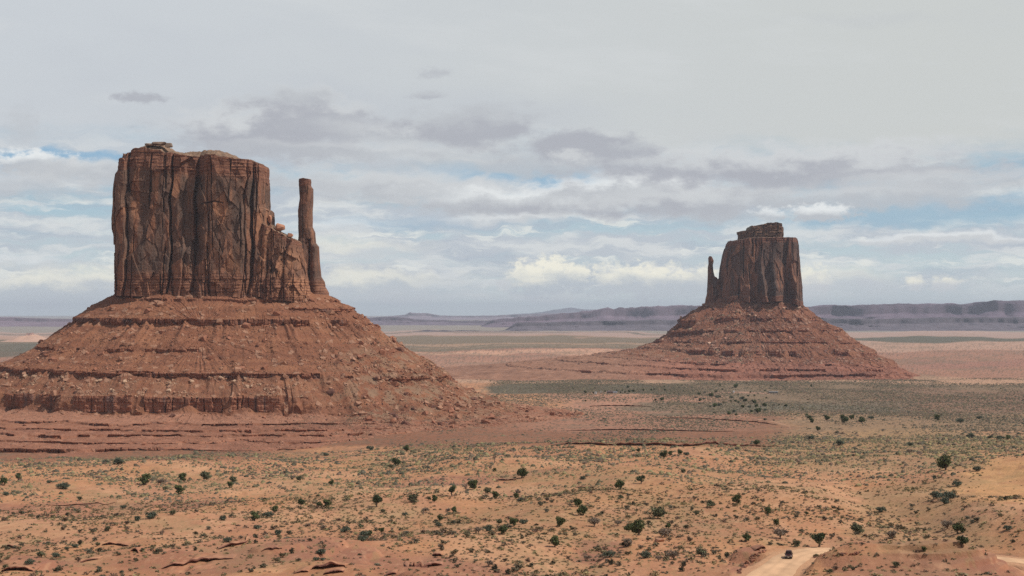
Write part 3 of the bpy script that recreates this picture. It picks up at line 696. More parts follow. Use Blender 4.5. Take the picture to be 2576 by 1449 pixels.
def w_mask(px0, px1, soft):                     # weight along the front by picture column
    return lambda X, Y: sstep(CX + FP * X / Y, px0 - soft, px0 + soft) * (1 - sstep(CX + FP * X / Y, px1 - soft, px1 + soft))
def WN(r, z, dr=0., dz=0., sd=0, side=None, fan=None):
    def f(th, nx, ny, bx, by):
        rr = r + dr * fbm2(th * 9, th * 0 + sd, 4, 100 + sd) * max(1, r * .03)
        zz = z + dz * fbm2(th * 14, th * 0 + sd, 3, 130 + sd) - .012 * (bx - (562 - CX) * WSC)
        rr = rr + np.zeros_like(th)
        if side is not None:
            s = sstep(nx, .25, .85); rr = rr * (1 - s) + side[0] * s; zz = zz * (1 - s) + side[1] * s
        if fan is not None: zz = zz + fan(th); rr = rr + fan(th) * .2
        return rr, zz
    return f
def lip(f1, f2, mask):                         # a ledge that fades away where the mask does
    def g1(th, nx, ny, bx, by):
        r1, z1 = f1(th, nx, ny, bx, by); r2, z2 = f2(th, nx, ny, bx, by)
        m = mask(th, bx + nx * r1, by + ny * r1); h = (z1 - z2) * (1 - m)
        return r1 - h * .75, z1 - h * .0
    def g2(th, nx, ny, bx, by):
        r1, z1 = f1(th, nx, ny, bx, by); r2, z2 = f2(th, nx, ny, bx, by)
        m = mask(th, bx + nx * r1, by + ny * r1); h = (z1 - z2) * (1 - m)
        return r2 * m + (r1 + h * .65) * (1 - m), z2
    return g1, g2
def mk(lo, hi, soft, base=0., nz=.5, sd=0, fr=12):
    w = w_mask(lo, hi, soft)
    return lambda th, X, Y: np.clip(np.maximum(np.clip(w(X + 34 * fbm2(X / 22, Y / 22, 3, 7), Y) , 0, 1), base) * np.clip(1 - nz * (fbm2(th * fr, th * 0 + sd, 4, 200 + sd) > .25), 0, 1), 0, 1)

fanf = lambda th: 9.5 * gsum(th, 5, 26, .035)
FAN_R = lambda th: 3 * gsum(th, 5, 26, .035)
b0 = WN(-14, 26); b1 = WN(4, 17.5, .4); 
u1, u2 = lip(WN(13, 13.5, .7, .5, 1), WN(12, 11.2, .7, .5, 1), mk(280, 900, 20, 0, .8, 1, 16))
m1, m2 = lip(WN(29, 4.6, .8, .5, 2), WN(27.3, 1.8, .8, .5, 2), mk(690, 960, 12, .15, .4, 2))
l1, l2 = lip(WN(46, -7.0, .7, .5, 3), WN(44.2, -13.4, .7, .5, 3, fan=lambda th: 4.8 * gsum(th, 21, 34, .016)), mk(-300, 800, 30, .25, .25, 3))
n1, n2 = lip(WN(84, -37, 1.5, 1, 4), WN(82.5, -39.5, 1.5, 1, 4), mk(-100, 500, 60, .1, .9, 4, 9))
o1, o2 = lip(WN(126, -58.5, .8, .4, 5, side=(130, -67)), WN(124.4, -63.5, .8, .4, 5, side=(126, -71.5), fan=lambda th: 4.0 * gsum(th, 22, 40, .016)), mk(-300, 790, 25, .0, .15, 5))
o1b, o2b = lip(WN(126, -58.5, .8, .4, 5, side=(130, -67)), WN(124.4, -63.5, .8, .4, 5, side=(126, -71.5), fan=lambda th: 4.0 * gsum(th, 22, 40, .016)), lambda th, X, Y: np.maximum(mk(-300, 790, 25, .0, .15, 5)(th, X, Y), mk(985, 1190, 10, 0, .1, 6)(th, X, Y)))
c1, c2 = lip(WN(152, -80.5, .9, .3, 7, side=(160, -88)), WN(151.2, -95.5, 1.1, .3, 7, side=(162, -96), fan=fanf), mk(-300, 740, 30, .06, .45, 7))
c3 = WN(157, -98.2, 1, .5, 8, side=(178, -97), fan=lambda th: 3.5 * gsum(th, 5, 26, .05))
c4 = WN(186, -100.3, 1, .3, 9, side=(205, -103))
def terr(r, z, dz, sd, side):
    a_, b_ = WN(r, z, 1.2, .15, sd, side=side), WN(r - 1.3, z - dz, 1.2, .15, sd, side=(side[0] + 1, side[1] - .5))
    return lip(a_, b_, mk(-500, 960, 40, .12, .8, sd, 14))
t1, t1b = terr(214, -100.6, 1.7, 11, (222, -105)); t2, t2b = terr(262, -102.6, 1.4, 12, (236, -107)); t3, t3b = terr(305, -104.3, 1.7, 13, (250, -109))
t4, t4b = terr(352, -106.2, 1.3, 14, (266, -111)); t5, t5b = terr(398, -107.8, 2.4, 15, (284, -114)); t6 = WN(430, -110.8, 1, .2, 16, side=(304, -118)); t7 = WN(520, -122, side=(330, -128))
nodes = [b0, b1, u1, u2, m1, m2, l1, l2, n1, n2, o1b, o2b, c1, c2, c3, c4, t1, t1b, t2, t2b, t3, t3b, t4, t4b, t5, t5b, t6, t7]
counts = [5, 12, 5, 22, 6, 22, 14, 44, 6, 46, 12, 30, 26, 14, 22, 16, 6, 22, 5, 20, 6, 20, 5, 20, 7, 12, 12]

T_RED, T_DK, T_ORG, T_GRN, T_LT = np.array((.218, .090, .050)), np.array((.13, .058, .038)), np.array((.33, .152, .080)), np.array((.245, .155, .098)), np.array((.38, .22, .145))
def talus_finish(X, Y, Z, nx, ny, T, steep, seed, green, sc, amp=1.):
    """displace along the outward-up direction and colour the apron"""
    rough = fbm3(X / 9, Y / 9, Z / 9, 5, seed) * .9 + fbm3(X / 2.6, Y / 2.6, Z / 2.6, 3, seed + 5) * .45
    big = fbm3(X / 45, Y / 45, Z / 60, 3, seed + 9) * 3.0
    dv, rv, e = worley(X / (5.5 * sc), Y / (5.5 * sc), Z / (4.5 * sc), seed + 11)
    rock = np.clip(rv[..., 0] - .72, 0, 1) * 4 * (e > .12)
    onslope = 1 - steep
    s_ = (np.arctan2(Y - Y.mean(), X - X.mean())) * 60
    gul = -np.abs(vn2(s_ / 2.4 + .4 * vn2(s_ / 5, T * 1.3, seed + 31), T * .35, seed + 30)) * 1.6 + .5
    rough = rough + gul * .9
    D = onslope * (rough * .75 * sc + rock * .9 * sc) * amp + big * amp * onslope * .6
    # cliffs: joints and beds
    j = np.abs(vn3(X / (6 * sc), Y / (6 * sc), Z / 30, seed + 15)); j2 = np.abs(vn3(X / (2.2 * sc), Y / (2.2 * sc), Z / 9, seed + 16))
    q = Z / 1.5; bed = (hsh(np.floor(q), q * 0, q * 0, seed + 17) - .5)
    Dc = steep * (-2.6 * sc * (1 - sstep(j, 0, .13)) - .9 * (1 - sstep(j2, 0, .16)) + bed * 1.4 + fbm3(X / 7, Y / 7, Z / 5, 3, seed + 18) * 1.3)
    X2 = X + nx[None] * (D * .45 + Dc); Y2 = Y + ny[None] * (D * .45 + Dc); Z2 = Z + D * .8
    c = T_RED[None, None] * np.ones(Z.shape + (1,))
    def lay(m, q):
        nonlocal c
        m = np.clip(m, 0, 1)[..., None]; c = c * (1 - m) + q * m
    str_ = vn2(Z / 2.2 + .3 * fbm2(X / 60, Y / 60, 2, seed), Z * 0, seed + 21)
    lay(sstep(str_, .2, .7) * .28, T_DK); lay(sstep(-str_, .3, .8) * .25, T_ORG)
    lay(sstep(fbm3(X / 30, Y / 30, Z / 14, 4, seed + 22), .1, .7) * .35, T_ORG)
    lay(green * sstep(fbm3(X / 8, Y / 8, Z / 8, 4, seed + 23), -.35, .45) * .75, T_GRN)
    lay((rock > .35) * .6 * onslope * (rv[..., 1] > .35), T_LT); lay((rock > .35) * .5 * onslope * (rv[..., 1] < .35), T_DK)
    sp = vn3(X / 1.5, Y / 1.5, Z / 1.2, seed + 24)
    lay(sstep(sp, .55, .9) * .4 * onslope, T_LT); lay(sstep(-sp, .55, .9) * .45 * onslope, T_DK)
    lay(steep * .75, np.array((.33, .14, .085))); lay(steep * sstep(bed, .15, .35) * .5, T_DK)
    lay(steep * (1 - sstep(np.abs(vn3(X / 14, Y / 14, Z / 90, seed + 26)), 0, .16)) * .55, np.array((.10, .08, .08)))
    return X2, Y2, Z2, c

TAL = {}
def build_west_talus():
    th, nx, ny, X, Y, Z, T, N = loft(((562 - CX) * WSC, WY), 111., 45., 3.2, nodes, counts, 1900, 130, None, 31)
    steep = np.zeros_like(Z)
    for k, w in ((2, .5), (4, 1), (6, 1), (8, .8), (10, 1), (12, 1), (16, 1), (18, 1), (20, 1), (22, 1), (24, 1)):
        zz0, zz1 = N[k][1], N[k + 1][1]; rr0, rr1 = N[k][0], N[k + 1][0]
        m = (rr1 - rr0 < 1.0).astype(float) * w
        steep = np.maximum(steep, ((T >= k) & (T < k + 1)) * m[None])
    px = CX + FP * X / Y; py = HY - Z * FP / Y
    green = sstep(px, 760, 960) * sstep(py, 820, 900) * .9 + .22 * sstep(py, 940, 960) * (1 - sstep(py, 1005, 1015))
    green = green * (1 - sstep(py, 1060, 1085) * (px < 900)) 
    flat = sstep(T, 14.5, 16.)
    X, Y, Z, c = talus_finish(X, Y, Z, nx, ny, T, steep, 300, green, 1.0, amp=1.0)
    Z = Z - 0.0
    m = np.clip(flat * (1 - steep), 0, 1)[..., None]
    sandy = np.array((.30, .135, .085))[None, None] * (1 + .2 * fbm2(X / 14, Y / 14, 3, 9)[..., None])
    c = c * (1 - .55 * m) + sandy * .55 * m
    # pale slope wash right below the big ledge
    m2 = (sstep(T, 13.4, 14.) * (1 - sstep(T, 15.6, 16.2)) * (1 - steep) * (1 - sstep(px, 800, 900)) * .65)[..., None]
    c = c * (1 - m2) + np.array((.34, .165, .105)) * m2
    P = np.stack([X, Y, Z], -1)
    part("talus_slope", P.reshape(-1, 3), grid_faces(P.shape[0], P.shape[1], True), M_talus, c, west)
    TAL['W'] = (P, T, px, py, th, steep)
build_west_talus()

# ---- east butte
EY = 3500.; ESC = EY / FP
east = empty("sandstone_butte", ((1905 - CX) * ESC, EY, 0), label="smaller distant red butte with thin finger on its left and block on top", cat="butte", group="sandstone buttes of the valley")
def east_relief(px, py):
    xs = [1775, 1811, 1825, 1850, 1866, 1871, 1880, 1894, 1903, 1912, 1922, 1932, 1944, 1955, 1960, 1968, 1976, 1980, 1988, 1998, 2008, 2020]
    ds = [-6, -2, 4, 4, 2, 6, 0, 2, 10, 5, 4, 9, 6, 2, -8, -10, -4, 6, 8, 3, 7, 0]
    w = px + 2 * np.sin(py / 17.)
    d = np.interp(w, xs, ds) * (.35 + .65 * sstep(py, 620, 700))
    d = d + 16 * np.exp(-((px - (1900 + (py - 700) * .18)) / 7) ** 2) * sstep(py, 675, 700) + 12 * np.exp(-((px - 1935) / 14) ** 2) * sstep(py, 705, 725)
    d = d + 12 * np.exp(-((px - 1984) / 6) ** 2) * sstep(py, 695, 712) + 9 * np.exp(-((px - 1869) / 6) ** 2) * sstep(py, 712, 726)
    d = d - 10 * sstep(px, 1790, 1850) * 0 + 8 * sstep(py, 640, 600) if False else d
    return d * 1.3
V, F, C = rock_block(
    [(1837, 600), (1828, 615), (1819, 639), (1813, 672), (1811, 700), (1806, 730), (1800, 775)],
    [(1999, 595), (2005, 618), (2006, 642), (2008.5, 678), (2011, 709), (2014.5, 739), (2017, 780)],
    [(1800, 606), (1837, 603), (1858, 599), (1970, 596), (1995, 596), (2020, 600)], [(1800, 766), (1830, 758), (1850, 752), (1880, 758), (1955, 753), (1985, 765), (2018, 769)],
    EY, 70., ESC, east_relief, seed=47, nf=760, nb=90, nv=360, slab=(24, 60), slabA=5., strata_top=10, strata_low=8, p=3.2, varn=1.25, orange=.3, amp=.9, dome=[(1830, 1), (1900, 4), (1990, 1)])
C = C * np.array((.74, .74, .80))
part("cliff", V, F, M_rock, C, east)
V, F, C = rock_block([(1857, 560), (1857, 584), (1860, 602)], [(1968, 560), (1968, 582), (1966, 602)],
    [(1850, 582), (1858, 581), (1875, 578), (1882, 577), (1885, 567), (1905, 566), (1925, 561), (1945, 559), (1960, 562), (1966, 573), (1975, 582)], [(1850, 602), (1975, 602)],
    EY, 45., ESC, None, seed=51, nf=360, nb=60, nv=90, slab=(16, 9), slabA=4, strata_top=60, strata_low=2, varn=.2)
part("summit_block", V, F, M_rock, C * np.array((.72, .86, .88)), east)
V, F, C = rock_block([(1784, 645), (1782, 650), (1783, 662), (1781, 672), (1780, 709), (1778, 740), (1772, 775)], [(1790, 645), (1795, 655), (1793, 669), (1795, 685), (1799, 700), (1802, 740), (1808, 775)],
    [(1775, 646), (1787, 644), (1800, 647)], [(1770, 768), (1810, 768)], EY, 12., ESC, None, seed=55, nf=240, nb=80, nv=330, slab=(9, 16), slabA=1.6, strata_top=12, amp=.7, p=2.4, rim_noise=.3)
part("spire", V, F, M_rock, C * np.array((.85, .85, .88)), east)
V, F, C = rock_block([(1790, 698), (1786, 770)], [(1822, 698), (1830, 770)], [(1785, 694), (1797, 697), (1804, 703), (1812, 701), (1830, 690)], [(1780, 768), (1830, 764)], EY, 30., ESC, None, seed=57, nf=160, nb=40, nv=120, slab=(10, 20), slabA=3, strata_top=3)
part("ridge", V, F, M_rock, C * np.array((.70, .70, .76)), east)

def EN(r, z, dr=0., dz=0., sd=0, left=None, right=None):
    def f(th, nx, ny, bx, by):
        rr = r + dr * fbm2(th * 8, th * 0 + sd, 4, 400 + sd) * max(1, r * .03); zz = z + dz * fbm2(th * 11, th * 0 + sd, 3, 430 + sd)
        zz = zz + np.zeros_like(th)
        if left is not None: s = sstep(-nx, .3, .9); rr = rr * (1 - s) + left[0] * s; zz = zz * (1 - s) + left[1] * s
        if right is not None: s = sstep(nx, .3, .9); rr = rr * (1 - s) + right[0] * s; zz = zz * (1 - s) + right[1] * s
        return rr, zz
    return f
def em(nz, sd, lo=-999, hi=9999): 
    w = w_mask(lo, hi, 20)
    return lambda th, X, Y: w(X, Y) * np.clip(1 - nz * sstep(fbm2(th * 9, th * 0 + sd, 4, 500 + sd), .0, .35), 0, 1)
def build_east_talus():
    e0 = EN(-25, 36); e1 = EN(2, 15, 1, 3, 1)
    fn = lambda th: 14 * np.exp(-((th + 1.95) / .28) ** 2) + 12 * np.exp(-((th + 1.25) / .2) ** 2)
    e0f = lambda *q: (e0(*q)[0], e0(*q)[1] + fn(q[0])); e1f = lambda *q: (e1(*q)[0], e1(*q)[1] + fn(q[0]) * .8)
    a1, a2 = lip(EN(45, -13, 1.5, 1.5, 2, left=(64, -18)), EN(42, -19, 1.5, 1.5, 2, left=(60, -36)), em(1, 2)) if False else lip(EN(45, -13, 1.5, 1.5, 2, left=(64, -18), right=(40, -14)), EN(42, -20, 1.5, 1.5, 2, left=(60, -34), right=(38, -20)), em(1., 2))
    b1_, b2_ = lip(EN(84, -38, 1.5, 1, 3, left=(86, -42)), EN(81, -43, 1.5, 1, 3, left=(84, -50)), em(1., 3))
    c1_, c2_ = lip(EN(124, -61, 1.5, 1, 4, left=(112, -62), right=(122, -66)), EN(121, -65, 1.5, 1, 4, left=(111, -66), right=(120, -69)), em(.9, 4))
    d1, d2 = lip(EN(158, -80, 1.6, .8, 5, left=(150, -76), right=(160, -88)), EN(154, -91, 1.6, .8, 5, left=(150, -80), right=(158, -94)), em(.75, 5, 1700, 2400))
    e3 = EN(185, -97, 1, .6, 6, left=(200, -88), right=(195, -106))
    f1, f2 = lip(EN(235, -104, 1.6, .4, 7, left=(250, -95), right=(205, -117)), EN(232, -108, 1.6, .4, 7, left=(250, -97), right=(204, -119)), em(.95, 7, 1640, 2300))
    g1, g2 = lip(EN(300, -112, 1.6, .4, 8, left=(330, -103), right=(228, -129)), EN(296, -117, 1.6, .4, 8, left=(330, -105), right=(227, -132)), em(.9, 8, 1500, 2300))
    h1, h2 = lip(EN(375, -120, 1.8, .4, 9, left=(440, -114), right=(252, -139)), EN(371, -126, 1.8, .4, 9, left=(440, -117), right=(251, -141)), em(.8, 9, 1450, 2250))
    i1 = EN(440, -129, 1, 0, 10, left=(600, -128), right=(275, -146)); j1 = EN(560, -146, left=(760, -150), right=(420, -154))
    nd = [e0f, e1f, a1, a2, b1_, b2_, c1_, c2_, d1, d2, e3, f1, f2, g1, g2, h1, h2, i1, j1]
    cn = [4, 26, 7, 26, 6, 26, 6, 22, 10, 18, 20, 7, 22, 8, 22, 9, 16, 12]
    th, nx, ny, X, Y, Z, T, N = loft(((1897 - CX) * ESC, EY), 104., 74., 2.6, nd, cn, 1300, 110, None, 71)
    steep = np.zeros_like(Z)
    for k in (2, 4, 6, 8, 11, 13, 15):
        m = (N[k + 1][0] - N[k][0] < .8).astype(float); steep = np.maximum(steep, ((T >= k) & (T < k + 1)) * m[None])
    px = CX + FP * X / Y; py = HY - Z * FP / Y
    green = .55 * (1 - sstep(px, 1720, 1790)) * sstep(py, 860, 880) * (1 - sstep(py, 905, 920)) + .5 * np.exp(-((px - 1850) / 70) ** 2) * sstep(py, 790, 830) * (py < 880)
    X, Y, Z, c = talus_finish(X, Y, Z, nx, ny, T, steep, 600, green, 1.9, amp=1.2)
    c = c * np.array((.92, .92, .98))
    m = (sstep(T, 10, 11.5) * (1 - steep) * .6)[..., None]
    lf = sstep(px, 1750, 1500)[..., None]
    c = c * (1 - m) + (np.array((.29, .125, .085)) * (1 - lf) + np.array((.30, .165, .11)) * lf) * (1 + .2 * fbm2(X / 30, Y / 30, 3, 9)[..., None]) * m
    P = np.stack([X, Y, Z], -1)
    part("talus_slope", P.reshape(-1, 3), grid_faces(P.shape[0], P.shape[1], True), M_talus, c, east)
    TAL['E'] = (P, T, px, py, th, steep)
build_east_talus()
# END_PART1
# ------------------------------------------------------------------ boulders and rubble on the slopes
RNG = np.random.default_rng(5)
def tris_of(me):
    n = len(me.vertices); v = np.zeros(n * 3, dtype=np.float32); me.vertices.foreach_get("co", v)
    me.calc_loop_triangles(); t = np.zeros(len(me.loop_triangles) * 3, dtype=np.int32); me.loop_triangles.foreach_get("vertices", t)
    return v.reshape(-1, 3), t.reshape(-1, 3)
def scatter_mesh(name, temps, pos, size, rot, cols, mat, which=None):
    """one mesh of many copies of small templates; size (n,3)"""
    VV, FF, CC = [], [], []; off = 0
    which = RNG.integers(0, len(temps), len(pos)) if which is None else which
    for k, (tv, tf) in enumerate(temps):
        idx = np.where(which == k)[0]
        if not len(idx): continue
        c, s_ = np.cos(rot[idx]), np.sin(rot[idx])
        v = tv[None] * size[idx][:, None]
        x = v[..., 0] * c[:, None] - v[..., 1] * s_[:, None]; y = v[..., 0] * s_[:, None] + v[..., 1] * c[:, None]
        v = np.stack([x, y, v[..., 2]], -1) + pos[idx][:, None]
        VV.append(v.reshape(-1, 3)); n = len(tv)
        FF.append((tf[None] + (np.arange(len(idx)) * n)[:, None, None] + off).reshape(-1, 3)); off += n * len(idx)
        CC.append((cols[idx][:, None] * (1 + .15 * RNG.standard_normal((len(idx), n, 1)))).reshape(-1, 3))
    return mesh_np(name, np.vstack(VV), np.vstack(FF), mat, np.clip(np.vstack(CC), .01, .9))
def surf_points(P, w, n):
    """random points on a loft, by area times weight"""
    a = P[:-1, :-1]; e1 = P[:-1, 1:] - a; e2 = P[1:, :-1] - a
    ar = np.linalg.norm(np.cross(e1, e2), axis=-1) * w[:-1, :-1]
    p = (ar / ar.sum()).ravel(); k = RNG.choice(len(p), n, p=p)
    i, j = np.unravel_index(k, ar.shape); r1, r2 = RNG.random(n)[:, None], RNG.random(n)[:, None]
    return a[i, j] + e1[i, j] * r1 + e2[i, j] * r2, i, j
B_COL = {'red': (.29, .125, .075), 'pale': (.45, .29, .19), 'dark': (.15, .07, .05), 'tan': (.36, .19, .12)}
B_TEMP = {c: [hull_mesh("boulder", 40 + k * 3 + len(c), 14, (1, 1, 1), M_boulder, B_COL[c]) for k in range(5)] for c in B_COL}
SM = [tris_of(hull_mesh("rubble_stone", 70 + k, 9)) for k in range(8)]

def zone_w(px, T):
    side = "left" if px < 350 else ("middle" if px < 760 else ("right" if px < 1000 else "far right"))
    band = ("above the upper ledge" if T < 6 else "between upper and middle ledges" if T < 10 else "between middle ledge and cliff band" if T < 12.3 else "below the cliff band" if T < 16 else "on the low terraces")
    return side, band
def slope_rocks():
    P, T, px, py, th, steep = TAL['W']
    vis = (np.sin(th)[None] < .15) * (px > -60) * (px < 1480) * (1 - steep)
    def dens(px, py, T):
        w = .25 + .9 * sstep(px, 700, 950) * (T < 17) + .45 * (T > 7) * (T < 10) + .4 * sstep(px, 980, 1100)
        w = w + 1.6 * ((T > 11) & (T < 12.05)) * (px < 760) + .7 * np.exp(-((px - 330) / 50) ** 2) * ((T > 7) & (T < 10))
        w = w * (1 - .93 * ((T > 14.5) & (px < 900))) * (1 - .7 * (T < 5))
        return w * sstep(fbm2(px / 40., py / 12., 3, 77), -.5, .5)
    w = dens(px, py, T) * vis
    pos, i, j = surf_points(P, w, 26000)
    ppx, pT = px[i, j], T[i, j]
    sz = .55 + RNG.pareto(2.4, len(pos)) * .65; sz = np.minimum(sz, 8.5)
    pale = ((pT > 11) & (pT < 12.3) & (ppx < 800))
    r = RNG.random(len(pos))
    cn = np.where(pale & (r < .62), 1, np.where(r < .42, 0, np.where(r < .62, 2, 3)))
    keys = ['red', 'pale', 'dark', 'tan']
    order = np.argsort(-sz); big = order[:300]; small = order[300:]
    sh = np.stack([1 + .35 * RNG.random(len(pos)), .8 + .4 * RNG.random(len(pos)), .55 + .35 * RNG.random(len(pos))], -1) * sz[:, None]
    rot = RNG.random(len(pos)) * 6.28
    for n_, k in enumerate(big):
        c = keys[cn[k]]; side, band = zone_w(ppx[k], pT[k])
        me = B_TEMP[c][int(RNG.integers(0, 5))]
        o = bpy.data.objects.new("boulder", me); COL.objects.link(o)
        o.location = pos[k] + np.array([0, 0, sh[k][2] * .18]); o.scale = sh[k]; o.rotation_euler = (RNG.random() * .5, RNG.random() * .5, rot[k])
        size = "huge" if sz[k] > 6.5 else "large" if sz[k] > 4.6 else "medium"
        tag(o, "%s %s boulder %s, %s part of near butte" % (size, {'tan': 'tan', 'red': 'red', 'dark': 'dark', 'pale': 'pale'}[c], band, side), "boulder", "boulders strewn over the slope of the near butte")
    cols = np.array([B_COL[keys[c]] for c in cn[small]]) * (.75 + .5 * RNG.random((len(small), 1)))
    o = obj("rubble", scatter_mesh("rubble", SM, pos[small] + np.array([0, 0, .1]), sh[small], rot[small], cols, M_boulder))
    tag(o, "loose broken stones covering the slope of the near butte", "rubble", kind="stuff")
    # low scrub growing between them on the right
    w2 = vis * (sstep(px, 740, 900) * (T < 17) * (py > 830) + .6 * (T > 13.5) * sstep(px, 500, 1000) + .12) * sstep(fbm2(px / 25., py / 9., 3, 79), -.35, .5)
    pos, i, j = surf_points(P, w2, 11000)
    s = (.5 + RNG.random(len(pos)) * .9)[:, None] * np.array([1, 1, .6])
    cols = np.array([(.115, .098, .058), (.16, .125, .075), (.085, .075, .046), (.20, .15, .09)])[RNG.integers(0, 4, len(pos))]
    o = obj("slope_scrub", scatter_mesh("slope_scrub", SM, pos, s, RNG.random(len(pos)) * 6, cols, M_leaf))
    tag(o, "sparse grey green scrub growing between stones on the near butte", "scrub", kind="stuff")
    P, T, px, py, th, steep = TAL['E']
    vis = (np.sin(th)[None] < .15) * (px > 1400) * (px < 2450) * (1 - steep) * (T < 11)
    w = vis * (.3 + 1.2 * np.exp(-((px - 1850) / 110) ** 2)) * sstep(fbm2(px / 20., py / 8., 3, 78), -.5, .4)
    pos, i, j = surf_points(P, w, 8000)
    sz = np.minimum(1.3 + RNG.pareto(2.6, len(pos)) * 1.2, 9)
    sh = np.stack([1 + .35 * RNG.random(len(pos)), .8 + .4 * RNG.random(len(pos)), .6 + .35 * RNG.random(len(pos))], -1) * sz[:, None]
    r = RNG.integers(0, 4, len(pos)); cols = np.array([(.34, .17, .12), (.44, .28, .2), (.15, .08, .065), (.24, .17, .11)])[r]
    o = obj("rubble", scatter_mesh("rubble", SM, pos, sh, RNG.random(len(pos)) * 6, cols, M_boulder))
    tag(o, "loose stones and scrub covering the slope of the far butte", "rubble", kind="stuff")
slope_rocks()

# ------------------------------------------------------------------ plants
def leaf_quads(centers, size, rg, flat=.0):
    n = len(centers)
    a = rg.standard_normal((n, 3)); a /= np.linalg.norm(a, axis=1)[:, None]
    b_ = rg.standard_normal((n, 3)); b_ -= (a * b_).sum(1)[:, None] * a; b_ /= np.linalg.norm(b_, axis=1)[:, None]
    s = size * (.6 + .8 * rg.random((n, 1)))
    V = np.stack([centers - a * s - b_ * s * .6, centers + a * s - b_ * s * .6, centers + a * s + b_ * s * .6, centers - a * s + b_ * s * .6], 1)
    return V.reshape(-1, 3), np.arange(n * 4).reshape(-1, 4)
def crown_mesh(name, seed, colr, n=900, w=1., h=.85, base=.12, clumps=11, leaf=.035, fill=.55):
    """unit-wide crown made of leaf clumps spread through a lumpy volume"""
    rg = np.random.default_rng(seed)
    cc = rg.standard_normal((clumps, 3)); cc /= np.linalg.norm(cc, axis=1)[:, None]; cc *= rg.random((clumps, 1)) ** .5
    cc = cc * np.array([w * .32, w * .32, h * .30]) + np.array([0, 0, base + h * .48])
    rad = (.13 + .12 * rg.random(clumps)) * w
    k = rg.integers(0, clumps, n)
    d = rg.standard_normal((n, 3)); d /= np.linalg.norm(d, axis=1)[:, None]
    P = cc[k] + d * (rad[k] * (fill + (1 - fill) * rg.random(n)))[:, None] * np.array([1, 1, .85])
    P[:, 2] = np.maximum(P[:, 2], .02)
    V, F = leaf_quads(P, leaf, rg)
    tone = (.7 + .6 * rg.random(clumps))[k] * (.8 + .4 * rg.random(n))
    C = np.repeat(np.array(colr)[None] * tone[:, None], 4, 0)
    return mesh_np(name, V, F, M_leaf, C)
def limb(V, F, p0, p1, r0, r1, n=6):
    p0, p1 = np.array(p0, float), np.array(p1, float); d = p1 - p0; d /= np.linalg.norm(d)
    a = np.cross(d, [0, 0, 1.] if abs(d[2]) < .9 else [1., 0, 0]); a /= np.linalg.norm(a); b_ = np.cross(d, a)
    k = len(V)
    for (p, r) in ((p0, r0), (p1, r1)):
        for i in range(n): t = 6.283 * i / n; V.append(tuple(p + (a * cos(t) + b_ * sin(t)) * r))
    for i in range(n): j = (i + 1) % n; F.append((k + i, k + j, k + n + j, k + n + i))
def trunk_mesh(name, seed, h=.35, r=.045, limbs=7, spread=.3, top=.7, mat=None, forks=2):
    rg = random.Random(seed); V, F = [], []
    bend = (rg.uniform(-.05, .05), rg.uniform(-.05, .05))
    limb(V, F, (0, 0, -.06), (bend[0], bend[1], h * .5), r * 1.25, r); limb(V, F, (bend[0], bend[1], h * .5), (bend[0] * 1.6, bend[1] * 1.6, h), r, r * .75)
    for i in range(limbs):
        a = 6.283 * i / limbs + rg.uniform(-.4, .4); z0 = h * rg.uniform(.35, 1); s = spread * rg.uniform(.5, 1)
        p0 = (bend[0] * 1.3, bend[1] * 1.3, z0); p1 = (cos(a) * s * .5, sin(a) * s * .5, z0 + (top - z0) * .5); p2 = (cos(a) * s, sin(a) * s, z0 + (top - z0) * rg.uniform(.7, 1.1))
        limb(V, F, p0, p1, r * .5, r * .32, 5); limb(V, F, p1, p2, r * .32, r * .12, 5)
        for f in range(forks):
            limb(V, F, p1, (p1[0] + rg.uniform(-.15, .15), p1[1] + rg.uniform(-.15, .15), p1[2] + rg.uniform(.08, .28)), r * .2, r * .08, 4)
    return mesh_np(name, np.array(V), np.array(F), mat or M_bark)
M_dead = mat_plain("dead_wood", (.20, .15, .125), 0.95)
DK, OL, BR, GG = (.082, .098, .038), (.125, .125, .068), (.19, .145, .105), (.11, .125, .085)
def proto(name, crown, trunk, pc, pt):
    r = empty(name, (0, -5000, -300)); obj(pt, trunk, r); obj(pc, crown, r); return r
PROTO = {
    'd': [lambda k=k: proto("juniper_tree", crown_mesh("crown", 10 + k, DK, 1300, 1., .9, .02, 13, .034, .5), trunk_mesh("trunk", k, .3, .045), "crown", "trunk") for k in range(5)],
    't': [lambda k=k: proto("juniper_tree", crown_mesh("crown", 30 + k, (.07, .088, .04), 1100, 1., .72, .26, 11, .036, .5), trunk_mesh("trunk", 30 + k, .42, .05, 7, .3, .8), "crown", "trunk") for k in range(3)],
    'g': [lambda k=k: proto("desert_shrub", crown_mesh("foliage", 50 + k, GG, 900, 1.05, .62, .0, 15, .032, .25), trunk_mesh("stems", 50 + k, .16, .025, 9, .4, .55), "foliage", "stems") for k in range(4)],
    'b': [lambda k=k: proto("desert_shrub", crown_mesh("foliage", 70 + k, BR, 620, 1.05, .75, .06, 14, .03, .2), trunk_mesh("stems", 70 + k, .2, .03, 11, .42, .7, M_dead, 4), "foliage", "stems") for k in range(4)],
    'o': [lambda k=k: proto("desert_shrub", crown_mesh("foliage", 90 + k, OL, 1000, 1.05, .75, .02, 14, .033, .3), trunk_mesh("stems", 90 + k, .2, .03, 9, .4, .6), "foliage", "stems") for k in range(3)],
    'n': [lambda k=k: proto("dead_tree", crown_mesh("crown", 110 + k, (.15, .12, .09), 200, .9, .6, .4, 8, .022, .1), trunk_mesh("trunk", 110 + k, .6, .045, 9, .4, 1., M_dead, 4), "crown", "trunk") for k in range(3)],  # the dead tree's crown is only loose bare twigs, no foliage
}
for k in PROTO: PROTO[k] = [f() for f in PROTO[k]]
USED = set(); PLACED = []
